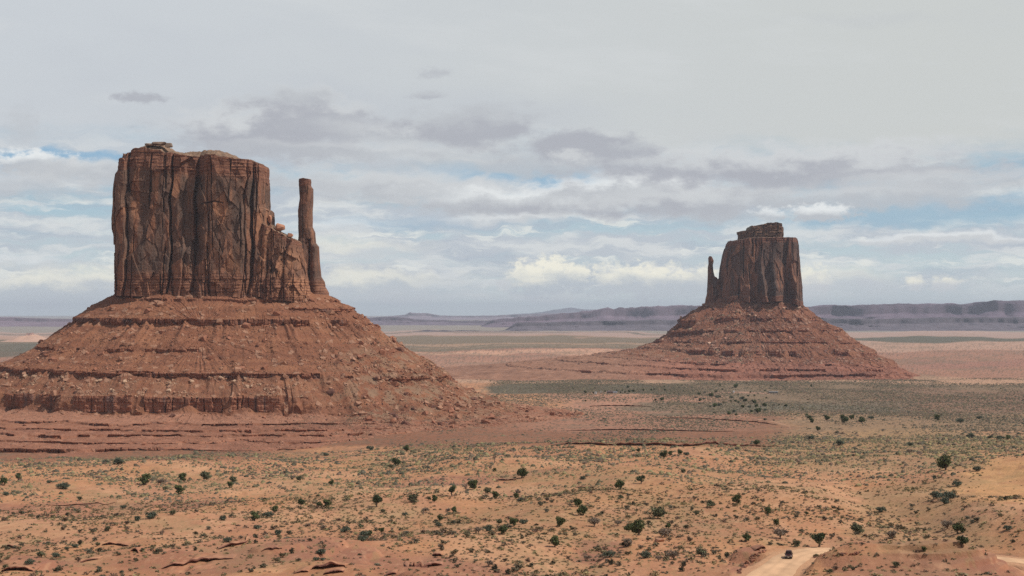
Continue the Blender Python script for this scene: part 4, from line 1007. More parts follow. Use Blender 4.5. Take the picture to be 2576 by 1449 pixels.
def plant(kind, px, py, wpx, sz=None, **kw):
    x, y, z = pick(px, py); w = wpx * y / FP * (1.08 if kind == 't' else 1.28)
    pr = PROTO[kind][int(hash_i(px, py) % len(PROTO[kind]))]
    r = w * .5
    z = float(ground_z(np.array([x]), np.array([y]))[0])
    h = w * (1. if sz is None else sz)
    if id(pr) not in USED:
        USED.add(id(pr)); o = pr; o.location = (x, y, z - .03 * w); o.rotation_euler = (0, 0, hash_i(py, px) % 628 / 100.); o.scale = (w, w, h); tag(o, **kw)
    else: o = dup(pr, (x, y, z - .03 * w), hash_i(py, px) % 628 / 100., (w, w, h), **kw)
    return o
def hash_i(a, b): return (int(a * 73) * 7919 + int(b * 31) * 104729) % 100003
def zA(L): return [(q[0] * .2557, 1097.7 + q[1] * .2557, q[2] * .2557, q[3]) for q in L]
def zB(L): return [(658.6 + q[0] * .2557, 1097.7 + q[1] * .2557, q[2] * .2557, q[3]) for q in L]
def zC(L): return [(1244 + q[0] * .2557, 1097.7 + q[1] * .2557, q[2] * .2557, q[3]) for q in L]
def zD(L): return [(1756 + q[0] * .3434, 951 + q[1] * .3434, q[2] * .3434, q[3]) for q in L]
TREES = zA([(35, 482, 95, 'd'), (182, 440, 85, 't'), (60, 585, 75, 'g'), (1428, 480, 115, 'd'), (1805, 445, 92, 'd'), (1762, 570, 95, 'd'), (2262, 505, 65, 'd'), (2300, 455, 95, 'o'),
    (2030, 428, 130, 'o'), (1580, 475, 90, 'b'), (1625, 530, 60, 'o'), (1170, 275, 115, 'g'), (1038, 265, 65, 'g'), (1490, 808, 120, 'g'), (1350, 830, 85, 'g'), (2505, 832, 95, 'd'), (2190, 828, 95, 'g'),
    (2532, 912, 85, 'g'), (780, 630, 60, 'o'), (1215, 710, 60, 'g'), (625, 520, 130, 'g'), (485, 460, 60, 'g'), (550, 1190, 85, 'g'), (400, 1192, 95, 'o'), (292, 1262, 95, 'g'), (740, 1095, 75, 'g'),
    (655, 1115, 60, 'g'), (1050, 935, 80, 'o'), (1700, 775, 80, 'o'), (960, 1080, 60, 'o'), (2240, 1040, 90, 'g'), (2370, 1010, 50, 'b'), (50, 1300, 60, 'o'), (980, 1310, 50, 'g'), (1195, 1345, 50, 'g')]) \
  + zB([(128, 752, 70, 'd'), (385, 702, 95, 't'), (640, 700, 82, 'd'), (565, 697, 65, 'd'), (1130, 697, 130, 't'), (1322, 290, 84, 'd'), (1270, 312, 60, 'o'), (372, 442, 85, 'o'), (305, 425, 55, 'b'),
    (682, 482, 55, 'd'), (1500, 652, 125, 'o'), (1645, 632, 45, 'd'), (1697, 647, 70, 'd'), (1875, 592, 115, 't'), (2085, 527, 105, 'd'), (2222, 562, 95, 'o'), (2300, 614, 78, 'd'), (1425, 150, 65, 'd'),
    (1065, 137, 80, 'g'), (632, 192, 60, 'g'), (1588, 768, 50, 'n'), (1615, 748, 70, 'b'), (1832, 747, 60, 'b'), (1892, 757, 65, 'd'), (2005, 548, 65, 'n'), (2288, 262, 65, 'n'), (2245, 342, 50, 'n'),
    (2290, 346, 42, 'd'), (2515, 572, 70, 'b'), (2500, 616, 60, 'd'), (2540, 642, 75, 'g'), (970, 905, 70, 'o'), (985, 1030, 110, 'g'), (1010, 985, 110, 'g'), (1065, 985, 60, 'd'), (1280, 955, 50, 'n'),
    (1180, 948, 55, 'd'), (1755, 832, 58, 'd'), (1880, 862, 68, 'g'), (1740, 888, 80, 'g'), (2130, 955, 100, 'b'), (2230, 932, 110, 'g'), (2385, 968, 105, 'd'), (2480, 885, 90, 'd'), (2335, 865, 80, 'o'),
    (580, 1165, 110, 'g'), (600, 1222, 60, 'g'), (530, 1222, 70, 'g'), (160, 970, 95, 'g'), (455, 895, 60, 'b'), (600, 920, 70, 'b'), (820, 945, 100, 'g'), (60, 800, 110, 'g'), (1410, 780, 65, 'g'), (1190, 752, 60, 'o'), (2240, 1280, 90, 'b')]) \
  + zC([(270, 412, 108, 'd'), (1237, 522, 112, 'd'), (1440, 467, 90, 't'), (865, 427, 70, 'g'), (1662, 217, 80, 'd'), (1730, 190, 50, 'd'), (1820, 182, 62, 'd'), (1890, 187, 66, 'g'), (1415, 158, 42, 'd'),
    (812, 692, 98, 'd'), (870, 778, 122, 'd'), (640, 888, 102, 'd'), (980, 888, 130, 'b'), (1610, 812, 190, 'o'), (1320, 940, 85, 'd'), (1415, 975, 150, 'd'), (1310, 1085, 120, 'b'), (1680, 995, 135, 'b'),
    (1710, 905, 65, 'd'), (595, 1092, 112, 'd'), (185, 888, 75, 'd'), (280, 862, 95, 'g'), (1490, 1198, 125, 'g'), (1755, 1213, 135, 'b'), (2030, 1183, 125, 'o'), (2382, 668, 100, 'd'), (2472, 1038, 95, 'd'),
    (1130, 1192, 125, 'g'), (1615, 1227, 80, 'b'), (910, 1220, 80, 'b'), (1240, 620, 70, 'o'), (1990, 775, 70, 'o'), (1850, 360, 60, 'o'), (2120, 700, 110, 'o'), (1215, 880, 85, 'b'), (1440, 1110, 60, 'b')]) \
  + zD([(507, 1002, 62, 'd'), (605, 1178, 115, 'b'), (573, 1080, 50, 'd'), (725, 1238, 72, 'o'), (886, 1238, 115, 't'), (1810, 677, 108, 'd'), (1752, 882, 95, 'g'), (1842, 885, 100, 'g'), (1812, 922, 90, 'g'),
    (1895, 792, 75, 'g'), (1345, 982, 80, 'g'), (1172, 1143, 118, 'o'), (1820, 1108, 100, 'b'), (1905, 1143, 100, 'd'), (1936, 1243, 92, 't'), (2266, 1113, 68, 'g'), (2042, 683, 68, 'g'), (1732, 738, 48, 'g'),
    (1140, 578, 34, 'b'), (1556, 497, 48, 'g'), (1550, 552, 48, 'b'), (1040, 492, 70, 'g'), (432, 497, 52, 'd'), (826, 452, 58, 'g'), (880, 387, 36, 'd'), (1072, 332, 66, 'd'), (945, 312, 42, 'd'), (1125, 305, 38, 'd'),
    (830, 324, 34, 'd'), (812, 296, 40, 'g'), (1755, 312, 50, 'd'), (1998, 442, 70, 'g'), (2138, 442, 40, 'g'), (2212, 452, 62, 'g'), (2270, 452, 38, 'd'), (25, 1303, 85, 'b'), (1655, 1272, 40, 'd'), (1448, 1385, 62, 'o'),
    (965, 1432, 52, 'o'), (1420, 1180, 90, 'b'), (795, 1002, 26, 'd'), (1200, 332, 50, 'd'), (1270, 300, 44, 'g'), (1920, 325, 60, 'g'), (2060, 300, 44, 'g')])
KP = {'d': "dark round juniper", 't': "juniper with a bare trunk showing", 'g': "grey green bushy shrub", 'b': "brown sparse twiggy shrub", 'o': "olive green bushy shrub", 'n': "leafless dead juniper snag"}
CATP = {'d': "tree", 't': "tree", 'g': "shrub", 'b': "shrub", 'o': "shrub", 'n': "dead tree"}
def region(px, py):
    if py < 1130 and px > 1700: return "on the green flats at right"
    if py < 1190: return "along the far dune crest" + (" at left" if px < 860 else " at centre" if px < 1500 else " at right")
    if px < 420: return "on sand at far left" if py < 1290 else "in the bottom left corner"
    if px < 860: return "on sand left of centre" if py < 1300 else "among red rocks, lower left"
    if px < 1200: return "on the central sand flat" if py < 1310 else "in the lower centre"
    if px < 1420: return "on the dune slope at centre" if py < 1300 else "below the central dune slope"
    if px < 1720: return "on the dune right of centre" if py < 1320 else "near the bottom, right of centre"
    if px < 1860: return "left of the road bend"
    if px < 2060: return "behind the parked dark car" if py > 1290 else "on sand far behind the car"
    return "beside the orange dune at right" if px > 2280 else "on sand right of the road"
ORD = ["leftmost", "second", "third", "fourth", "fifth", "sixth", "seventh", "eighth", "ninth", "tenth", "eleventh", "twelfth"]
NUM = ["zero", "one", "two", "three", "four", "five", "six", "seven", "eight", "nine", "ten", "eleven", "twelve"]
def plant_all():
    bk = {}
    seen = []
    for t in TREES:
        if any(abs(t[0] - q[0]) < 6 and abs(t[1] - q[1]) < 5 for q in seen): continue
        seen.append(t); bk.setdefault((t[3], region(t[0], t[1])), []).append(t)
    for (kd, rg), L in bk.items():
        L.sort()
        for i, t in enumerate(L):
            if len(L) == 1: lb = "only %s %s" % (KP[kd], rg) if False else "%s, the only one %s" % (KP[kd], rg)
            elif i == 0: lb = "leftmost of %s %ss %s" % (NUM[len(L)], KP[kd].split(" with")[0], rg)
            elif i == len(L) - 1: lb = "rightmost of %s %ss %s" % (NUM[len(L)], KP[kd].split(" with")[0], rg)
            else: lb = "%s from left of %s %ss %s" % (ORD[i], NUM[len(L)], KP[kd].split(" with")[0], rg)
            plant(kd, t[0], t[1], t[2], (None if kd in 'dtn' else .8), label=lb, cat=CATP[kd], group="junipers and large shrubs on the sand")
    g1 = [(180,225,35),(245,280,40),(90,320,35),(170,325,30),(410,220,30),(365,355,35),(475,395,55),(530,345,60),(635,310,50),(835,300,55),(900,185,40),(940,255,40),(1185,215,90),(1375,145,35),(750,380,110),(860,400,110),(610,425,60),(545,455,70),(535,500,55),(600,495,30),(725,490,40),(725,560,45),(810,560,90),(885,540,90),(960,485,40),(1100,400,80),(1090,465,40),(1225,350,40),(1290,420,100),(1180,465,55),(1230,490,60),(1345,465,80),(1400,370,50),(1510,370,45),(1440,305,40),(1695,280,30),(1725,410,45),(1470,450,45),(1520,500,90),(1540,565,80),(1420,560,60),(1310,575,70),(1250,640,35),(1150,650,80),(1690,550,80),(1660,540,50),(1700,625,75),(1570,660,120),(1455,650,60),(1850,535,55),(1950,530,40),(2065,555,65),(1800,200,30),(1855,800,45),(1190,710,60),(1060,690,80),(1700,790,70),(2245,700,30),(2440,720,60),(2490,770,80),(2530,840,70),(2070,115,40),(2515,195,45),(2370,610,40)]
    for (a, b_, w) in g1:
        plant('d' if (a + b_) % 3 else 'g', 1683.2 + a * .14205, 944 + b_ * .14205 + 1, max(w * .14205, 5), .8, label="small dark round tree in the grove on the flats before the far butte", cat="tree", group="trees of the grove on the valley flats")
    g2 = [(395,460,80),(640,350,50),(610,470,50),(690,455,50),(920,430,50),(1220,430,70),(1360,410,50),(1320,465,50),(1420,460,60),(1500,325,80),(1530,440,90),(1640,430,80),(1900,405,70),(2120,400,70),(2190,380,50),(2460,300,50),(2470,400,60),(2215,665,80),(2385,660,120),(400,680,60),(650,665,50),(70,350,50)]
    for (a, b_, w) in g2:
        plant('d', 1434.3 + a * .09659, 944 + b_ * .09659 + .5, max(w * .09659, 4.5), .8, label="dark tree in the narrow belt round the distant homestead", cat="tree", group="trees round the distant homestead")
plant_all()

for L_ in PROTO.values():                                     # drop a plant shape no spot asked for
    for r_ in L_:
        if id(r_) not in USED:
            for c_ in list(r_.children): bpy.data.objects.remove(c_)
            bpy.data.objects.remove(r_)

# low scrub
def dome_template(seed):
    rg = np.random.default_rng(seed)
    V = [(0, 0, .55 + .2 * rg.random())]
    for k, (r, z) in enumerate(((.34, .42), (.52, .0))):
        for i in range(6): 
            a = 6.283 * (i + .5 * k) / 6; q = r * (.75 + .5 * rg.random()); V.append((cos(a) * q, sin(a) * q, z * (.6 + .7 * rg.random()) - .05))
    F = [(0, 1 + i, 1 + (i + 1) % 6) for i in range(6)]
    for i in range(6): F += [(1 + i, 7 + i, 1 + (i + 1) % 6), (1 + (i + 1) % 6, 7 + i, 7 + (i + 1) % 6)]
    return np.array(V), np.array(F)
DOMES = [dome_template(200 + k) for k in range(10)]
SC = np.array([(.088, .072, .044), (.12, .088, .058), (.062, .056, .034), (.15, .118, .066), (.125, .08, .055), (.092, .08, .054)]) * 1.15
SC = np.vstack([SC, [(.24, .185, .09), (.20, .17, .085)]])
def scrub_spots(n, Y0, Y1, seed):
    rg = np.random.default_rng(seed)
    Y = np.sqrt(rg.random(n) * (Y1 ** 2 - Y0 ** 2) + Y0 ** 2); u = rg.uniform(-.36, .36, n); x = u * Y
    z = ground_z(x, Y); px = CX + FP * x / Y; py = HY - z * FP / Y
    return x, Y, z, px, py, rg
def scrub():
    x, Y, z, px, py, rg = scrub_spots(170000, 325, 1190, 3)
    d = .66 + .7 * fbm2(x / 24 + Y / 60., Y / 45, 4, 51) + .28 * fbm2(x / 7, Y / 9, 3, 52) + .25 * rock_mask(x, Y)
    d = d + .35 * sstep(px, 2140, 2200) * sstep(py, 1230, 1280) - 1.4 * sstep(px + (py - 1200) * .9, 2450, 2500) * (py < 1250) * (py > 1150)
    d = d - .25 * ((px > 1750) & (px < 1930) & (py > 1330)) - .3 * sstep(px, 2020, 2060) * sstep(py, 1396, 1402)
    d = d + .15 * sstep(py, 1180, 1120); d = np.maximum(d, .04)
    rd = seg_dist(x, Y, ROAD)
    ok = (rg.random(len(x)) < d * .55) & (rd > 7.2) & (np.hypot((x - 66) / 1.3, Y - 395) > 8)
    # the red apron in front of the butte carries little
    ok &= ~((px < 1950) & (Y > 1010) & (rg.random(len(x)) < .55))
    x, Y, z, px, py = x[ok], Y[ok], z[ok], px[ok], py[ok]; n = len(x)
    w = .5 + rg.pareto(3.0, n) * .62; w = np.minimum(w, 2.3) * (1 + .2 * (Y > 800))
    h = w * (.6 + .35 * rg.random(n))
    ci = rg.integers(0, 8, n); col = SC[ci] * (.75 + .5 * rg.random((n, 1)))
    gr = fbm2(x / 26 + Y / 70., Y / 55, 4, 51) > .18
    col[gr] = col[gr] * .75 + np.array((.17, .14, .06)) * .25
    app = w / Y; order = np.argsort(-app * (1 + .0 * Y)); vis = order[(np.abs(px[order] - 1288) < 1288) & (py[order] < 1446)]
    big = vis[:300]; bs = set(big.tolist())
    rest = np.array([i for i in range(n) if i not in bs])
    size = np.stack([w * (1 + .5 * rg.random(n)), w, h], -1)
    nr_ = Y[rest] < 640
    LT = []
    for k in range(8):
        r2 = np.random.default_rng(700 + k); m_ = 30; q = r2.standard_normal((m_, 3)); q /= np.linalg.norm(q, axis=1)[:, None]; q *= (.18 + .3 * r2.random((m_, 1))); q[:, 2] = np.abs(q[:, 2]) * 1.25
        v_, f_ = leaf_quads(q, .11, r2); LT.append((v_, np.vstack([f_[:, :3], f_[:, [0, 2, 3]]])))
    o = obj('scrub', scatter_mesh('scrub', LT, np.stack([x, Y, z - .03], -1)[rest][nr_], size[rest][nr_] * 1.15, rg.random(nr_.sum()) * 6, col[rest][nr_] * 1.15, M_leaf))
    tag(o, 'countless low bushes and tufts on the nearest sand', 'scrub', kind='stuff')
    rest = rest[~nr_]
    o = obj("scrub", scatter_mesh("scrub", DOMES, np.stack([x, Y, z - .03], -1)[rest], size[rest], rg.random(len(rest)) * .9 - .45, col[rest], M_leaf))
    tag(o, "thousands of low desert scrub bushes dotting the sand", "scrub", kind="stuff")
    bl = [crown_mesh("sagebrush", 300 + k, SC[k % 6] * (1.5 if k < 6 else 1.2), 240, 1., .7, .0, 9, .055, .3) for k in range(10)]
    for i in big:
        o = bpy.data.objects.new("sagebrush", bl[int(rg.integers(0, 10))]); COL.objects.link(o)
        o.location = (x[i], Y[i], z[i] - .05); o.scale = (w[i] * 1.2, w[i] * 1.1, w[i] * .9); o.rotation_euler = (0, 0, rg.random() * 6.28)
        side = "left" if px[i] < 860 else "middle" if px[i] < 1720 else "right"
        tag(o, "small sagebrush clump among many on the near sand, %s third" % side, "sagebrush", "sagebrush clumps on the near sand")
    # taller dots further out, beyond the dunes
    x, Y, z, px, py, rg = scrub_spots(330000, 1190, 3150, 4)
    d = .38 + .75 * fbm2(x / 90, Y / 220, 4, 53)
    d = d + .12 * ((px < 1950) & (py > 1036)) + .3 * ((px > 1640) & (py > 964) & (py < 1042)) + .4 * ((px > 1230) & (px < 1720) & (py > 966) & (py < 988))
    d = d + .35 * (1 - sstep(Y, 1190, 1800)) * (px > 1950)
    ok = (rg.random(len(x)) < d * .6) & (px > 480 + (py < 1040) * 560)
    x, Y, z = x[ok], Y[ok], z[ok]; n = len(x)
    w = .8 + .00025 * Y + rg.pareto(3.4, n) * .8; w = np.minimum(w, 4.)
    col = SC[rg.integers(0, 6, n)] * (.7 + .4 * rg.random((n, 1)))
    o = obj("scrub", scatter_mesh("scrub", DOMES, np.stack([x, Y, z - .03], -1), np.stack([w * 1.2, w, w * .6], -1), rg.random(n) * .9, col, M_leaf))
    tag(o, "distant speckle of low bushes on the valley flats", "scrub", kind="stuff")
scrub()

# ------------------------------------------------------------------ rock ledges with dark undercuts in the foreground
LEDGES = [([(253, 1373), (285, 1371), (325, 1374)], 1.0, "thin overhanging ledge above the orange bank at lower left"),
    ([(325, 1390), (338, 1386), (349, 1392)], 1.2, "short hooked ledge at the foot of the orange bank"),
    ([(197, 1415), (222, 1412), (246, 1408)], .9, "broken low ledge left of the mauve mound"),
    ([(545, 1382), (580, 1376), (617, 1369), (646, 1345)], 1.3, "rising ledge at the right end of the mauve mound"),
    ([(405, 1431), (440, 1424), (473, 1422), (505, 1414), (535, 1410), (588, 1406)], 1.5, "long dark ledge climbing rightward across the lower left rocks"),
    ([(2, 1439), (40, 1437), (84, 1438)], 1.3, "dark ledge in the bottom left corner"),
    ([(0, 1379), (22, 1376), (41, 1380)], 1.0, "small ledge at the left frame edge"),
    ([(784, 1432), (815, 1431), (845, 1429), (868, 1427)], 1.9, "deeply undercut ledge at the bottom left of centre"),
    ([(740, 1443), (760, 1440), (777, 1438)], 1.2, "little ledge stepping down left of the deep undercut"),
    ([(812, 1447), (840, 1444), (864, 1440)], 1.4, "ledge below the deep undercut at the bottom edge"),
    ([(1015, 1420), (1040, 1426), (1078, 1427), (1114, 1421)], 1.7, "long undercut ledge at the bottom centre"),
    ([(1088, 1397), (1100, 1400), (1112, 1399)], 1.3, "small dark notch ledge above the bottom centre ledge"),
    ([(658, 1383), (685, 1382), (710, 1378)], .9, "faint ledge on the red slope, lower left of centre"),
    ([(970, 1447), (985, 1446), (998, 1444)], 1.1, "stub of ledge at the bottom edge of the centre"),
    ([(1247, 1208), (1270, 1209), (1300, 1207)], 1.4, "thin mauve ledge on the far side of the central sand"),
    ([(120, 1272), (170, 1272), (215, 1269), (290, 1265)], .8, "long pale mauve ledge across the left sand"),
    ([(1448, 1226), (1475, 1228), (1496, 1226)], .9, "short red ledge on the dune right of centre"),
    ([(1380, 1121), (1500, 1120), (1640, 1121), (1760, 1122), (1880, 1122), (1975, 1124)], 2.6, "long dark edge of the red shelf right of the near butte"),
    ([(1420, 1084), (1560, 1082), (1700, 1084), (1850, 1085)], 1.8, "faint red ledge on the shelf right of the near butte"),
    ([(1640, 1052), (1760, 1053), (1900, 1062), (1960, 1070)], 1.8, "red ledge at the back edge of the middle shelf"),
    ([(1480, 1023), (1560, 1021), (1640, 1024)], 2.2, "small red ledge in front of the distant homestead"),
    ([(1900, 1388), (1915, 1384), (1926, 1380)], 1.6, "rocky ledge on the bank left of the road")]
def build_ledges():
    for li, (pts, th_, lb) in enumerate(LEDGES):
        th_ *= .8
        W3 = np.array([pick(*p) for p in pts]); n = 60
        t = np.linspace(0, len(W3) - 1, n); X = np.interp(t, range(len(W3)), W3[:, 0]); Y = np.interp(t, range(len(W3)), W3[:, 1])
        Y = Y + fbm2(X / 3 + li, X * 0, 4, 5) * .9
        Zg = ground_z(X, Y)
        taper = np.sin(np.linspace(0, pi, n)) ** .45 * (1 + .35 * fbm2(X / 2.2, X * 0 + li, 3, 8))
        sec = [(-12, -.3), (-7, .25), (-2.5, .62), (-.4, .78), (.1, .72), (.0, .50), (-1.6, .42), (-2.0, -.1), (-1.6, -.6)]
        P = []
        for k, (o_, h_) in enumerate(sec):
            j = fbm2(X / 1.6, X * 0 + k * 3 + li, 3, 20 + k) * .22
            hh = h_ * th_ * taper if h_ > 0 else h_ * np.ones(n)
            if k == 0: zz = ground_z(X, Y + 12) - .35
            elif k == 1: zz = ground_z(X, Y + 7) * .6 + Zg * .4 + hh
            else: zz = Zg + hh
            P.append(np.stack([X + j * .5, Y - o_ + (-j if k > 2 else 0), zz + (j * .2 if k > 1 else 0)], -1))
        P = np.array(P)
        c = ground_color(P[..., 0], P[..., 1], P[..., 2]) * .7 + np.array((.34, .16, .10)) * .3
        c = c * (1 + .15 * fbm2(P[..., 0] / 1.5, P[..., 1] / 1.5, 3, 3)[..., None])
        c[4:] = np.array((.19, .085, .06))  # shade under the overhang painted in: lip front and undercut coloured darker
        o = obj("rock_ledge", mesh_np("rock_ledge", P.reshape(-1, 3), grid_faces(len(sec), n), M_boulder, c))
        tag(o, lb, "rock ledge", "low rock ledges in the foreground")
build_ledges()

# stones along the road and single rocks
def stones():
    rg = random.Random(4)
    spots = []
    for i in range(34):                                       # right verge
        t = rg.random(); spots.append((1992 + t * 60 + rg.uniform(-6, 6) + (1 - t) * -18, 1447 - t * 50 + rg.uniform(-2, 2), rg.uniform(4, 11), "right verge of the dirt road"))
    for i in range(22): 
        t = rg.random(); spots.append((2052 + t * 110, 1396 + rg.uniform(-2, 3) - t * 2, rg.uniform(5, 11), "low bank behind the road bend"))
    for i in range(34):
        t = rg.random(); spots.append((1850 + t * 72 + rg.uniform(-8, 5), 1443 - t * 58 + rg.uniform(-3, 3), rg.uniform(5, 14), "left bank of the dirt road"))
    for (a, b_, w, wh) in spots:
        x, y, z = pick(a, b_)
        if seg_dist(np.array([x]), np.array([y]), ROAD)[0] < 5.0: continue
        c = rg.choice(['red', 'dark', 'red', 'tan']); o = bpy.data.objects.new("stone", B_TEMP[c][rg.randrange(5)]); COL.objects.link(o)
        s = w * y / FP; o.location = (x, y, z + s * .12); o.scale = (s * 1.2, s, s * .6); o.rotation_euler = (rg.uniform(-.3, .3), rg.uniform(-.3, .3), rg.uniform(0, 6))
        tag(o, "%s rough stone among the stones on the %s" % ({'tan': 'tan'}.get(c, c), wh), "stone", "stones beside the dirt road")
    for (a, b_, w, h, c, lb) in [(1658, 1363, 32, 14, 'tan', "broad pinkish boulder beside the brown shrub, lower right of centre"), (2370, 1191, 12, 8, 'pale', "pale stone under the dark juniper at the right"),
                                 (1930, 1139, 12, 5, 'pale', "pale flat rock by the two junipers on the far crest"), (2422, 1352, 22, 8, 'pale', "pale slab below the junipers at right")]:
        x, y, z = pick(a, b_); s = y / FP
        o = bpy.data.objects.new("boulder", B_TEMP[c][2]); COL.objects.link(o); o.location = (x, y, z + .1 * h * s); o.scale = (w * s, w * s * .7, h * s * 1.2)
        tag(o, lb, "boulder")
stones()

# ------------------------------------------------------------------ the car
def lathe_wheel(r, w, n=20):
    pr = [(r * .60, w * .5), (r * .9, w * .5), (r, w * .38), (r, -w * .38), (r * .9, -w * .5), (r * .60, -w * .5)]
    V, F = [], []
    for i in range(n):
        a = 6.283 * i / n
        for (q, y) in pr: V.append((y, cos(a) * q, sin(a) * q))
    m = len(pr)
    for i in range(n):
        for k in range(m - 1): F.append((i * m + k, ((i + 1) % n) * m + k, ((i + 1) % n) * m + k + 1, i * m + k + 1))
    return np.array(V), np.array(F)
def box_np(x0, x1, y0, y1, z0, z1):
    V = np.array([(x, y, z) for x in (x0, x1) for y in (y0, y1) for z in (z0, z1)])
    return V, np.array([(0, 1, 3, 2), (4, 6, 7, 5), (0, 4, 5, 1), (2, 3, 7, 6), (0, 2, 6, 4), (1, 5, 7, 3)])
def bevel_obj(name, V, F, mat, parent, bev=.03, seg=2):
    o = obj(name, mesh_np(name, V, F, mat), parent)
    if bev: 
        m = o.modifiers.new("bevel", 'BEVEL'); m.width = bev; m.segments = seg; m.limit_method = 'ANGLE'
    return o
def build_car():
    x, y, z = pick(1984, 1404)
    paint = mat_plain("dark_maroon_paint", (.040, .013, .011), .5, 0.0, .05, 3, .12, .06)
    glass = mat_plain("tinted_glass", (.014, .010, .009), .25, 0., .02, 2, .12)
    rub = mat_plain("tyre_rubber", (.018, .017, .016), .85); rim = mat_plain("wheel_alloy", (.35, .34, .33), .35, .9)
    lens = mat_plain("headlight_lens", (.75, .74, .72), .12, .4, .02, 2, .9); chrome = mat_plain("grille_metal", (.30, .29, .28), .3, .9); plate = mat_plain("plate", (.7, .68, .6), .5)
    root = empty("car", (x, y, ROAD_Z + .06), R(-12), label="dark maroon car facing the viewer on the pale dirt road", cat="car")
    # body: sections along y (front at -y), each an outline across
    secs = [(-2.30, .70, .42, .74), (-2.22, .84, .30, .90), (-1.9, .92, .26, 1.0), (-1.1, .945, .25, 1.08), (-.9, .95, .25, 1.12), (.9, .95, .25, 1.14), (1.9, .93, .27, 1.12), (2.25, .88, .32, 1.05), (2.32, .8, .45, .9)]
    V = []
    for (yy, hw, zb, zt) in secs:
        V += [(-hw * .93, yy, zb), (-hw, yy, zb + .18), (-hw, yy, zt - .2), (-hw * .93, yy, zt - .04), (-hw * .6, yy, zt + .03), (0, yy, zt + .05), (hw * .6, yy, zt + .03), (hw * .93, yy, zt - .04), (hw, yy, zt - .2), (hw, yy, zb + .18), (hw * .93, yy, zb)]
    n = 11; F = []
    for i in range(len(secs) - 1):
        for k in range(n): F.append((i * n + k, i * n + (k + 1) % n, (i + 1) * n + (k + 1) % n, (i + 1) * n + k))
    V = np.array(V); F4 = np.array(F)
    o = bevel_obj("body", V, F4, paint, root, .02)
    me = o.data; import bmesh
    bm = bmesh.new(); bm.from_mesh(me); bm.verts.ensure_lookup_table(); bm.faces.new([bm.verts[i] for i in range(n)][::-1]); bm.faces.new([bm.verts[(len(secs) - 1) * n + i] for i in range(n)])
    bmesh.ops.recalc_face_normals(bm, faces=bm.faces); bm.to_mesh(me); bm.free()
    # cabin shell with raked screens
    def frustum(y0b, y1b, y0t, y1t, hb, ht, zb, zt):
        V = np.array([(-hb, y0b, zb), (hb, y0b, zb), (hb, y1b, zb), (-hb, y1b, zb), (-ht, y0t, zt), (ht, y0t, zt), (ht, y1t, zt), (-ht, y1t, zt)])
        return V, np.array([(0, 3, 2, 1), (4, 5, 6, 7), (0, 1, 5, 4), (1, 2, 6, 5), (2, 3, 7, 6), (3, 0, 4, 7)])
    bevel_obj("cabin", *frustum(-.98, 2.12, -.22, 1.72, .90, .66, 1.06, 1.72), paint, root, .06, 3)
    bevel_obj("roof", *frustum(-.30, 1.78, -.16, 1.66, .68, .62, 1.70, 1.76), paint, root, .03)
    bevel_obj("windscreen", *frustum(-1.0, -.94, -.29, -.23, .78, .60, 1.13, 1.66), glass, root, .01)
    bevel_obj("rear_window", *frustum(2.10, 2.14, 1.74, 1.78, .74, .58, 1.16, 1.64), glass, root, .01)
    for s in (-1, 1):
        V = np.array([(s * .90, -.72, 1.15), (s * .90, 1.9, 1.15), (s * .70, 1.55, 1.64), (s * .70, -.12, 1.64), (s * .87, -.72, 1.15), (s * .87, 1.9, 1.15), (s * .67, 1.55, 1.64), (s * .67, -.12, 1.64)])
        bevel_obj("side_window", V, np.array([(0, 1, 2, 3), (4, 7, 6, 5), (0, 4, 5, 1), (1, 5, 6, 2), (2, 6, 7, 3), (3, 7, 4, 0)]), glass, root, 0)
        bevel_obj("headlight", *box_np(*(sorted((s * .50, s * .86))), -2.29, -2.12, .70, .88), lens, root, .03)
        bevel_obj("mirror", *box_np(*(sorted((s * .93, s * 1.12))), -.75, -.62, 1.10, 1.26), paint, root, .03)
        bevel_obj("tail_light", *box_np(*(sorted((s * .66, s * .88))), 2.18, 2.31, .82, .98), mat_plain("tail_lens", (.3, .01, .01), .2), root, .02)
        for yy in (-1.42, 1.45):
            V, F = lathe_wheel(.36, .24); wh = obj("wheel", mesh_np("wheel", V + np.array([0, 0, 0]), F, rub, smooth=True), root, (s * .84, yy, .36))
            a = np.linspace(0, 6.283, 21)[:-1]; V = np.vstack([[(s * .09, 0, 0)], np.stack([np.full(20, s * .07), np.cos(a) * .23, np.sin(a) * .23], -1)])
            obj("rim", mesh_np("rim", V, np.array([(0, 1 + i, 1 + (i + 1) % 20) for i in range(20)]), rim), wh)
    root.scale = (.93, .93, .93)
    bevel_obj("grille", *box_np(-.44, .44, -2.335, -2.25, .60, .84), chrome, root, .02)
    bevel_obj("bumper", *box_np(-.88, .88, -2.40, -2.20, .34, .56), mat_plain("bumper_plastic", (.03, .025, .024), .5), root, .05)
    bevel_obj("number_plate", *box_np(-.17, .17, -2.42, -2.395, .40, .50), plate, root, .005)
build_car()

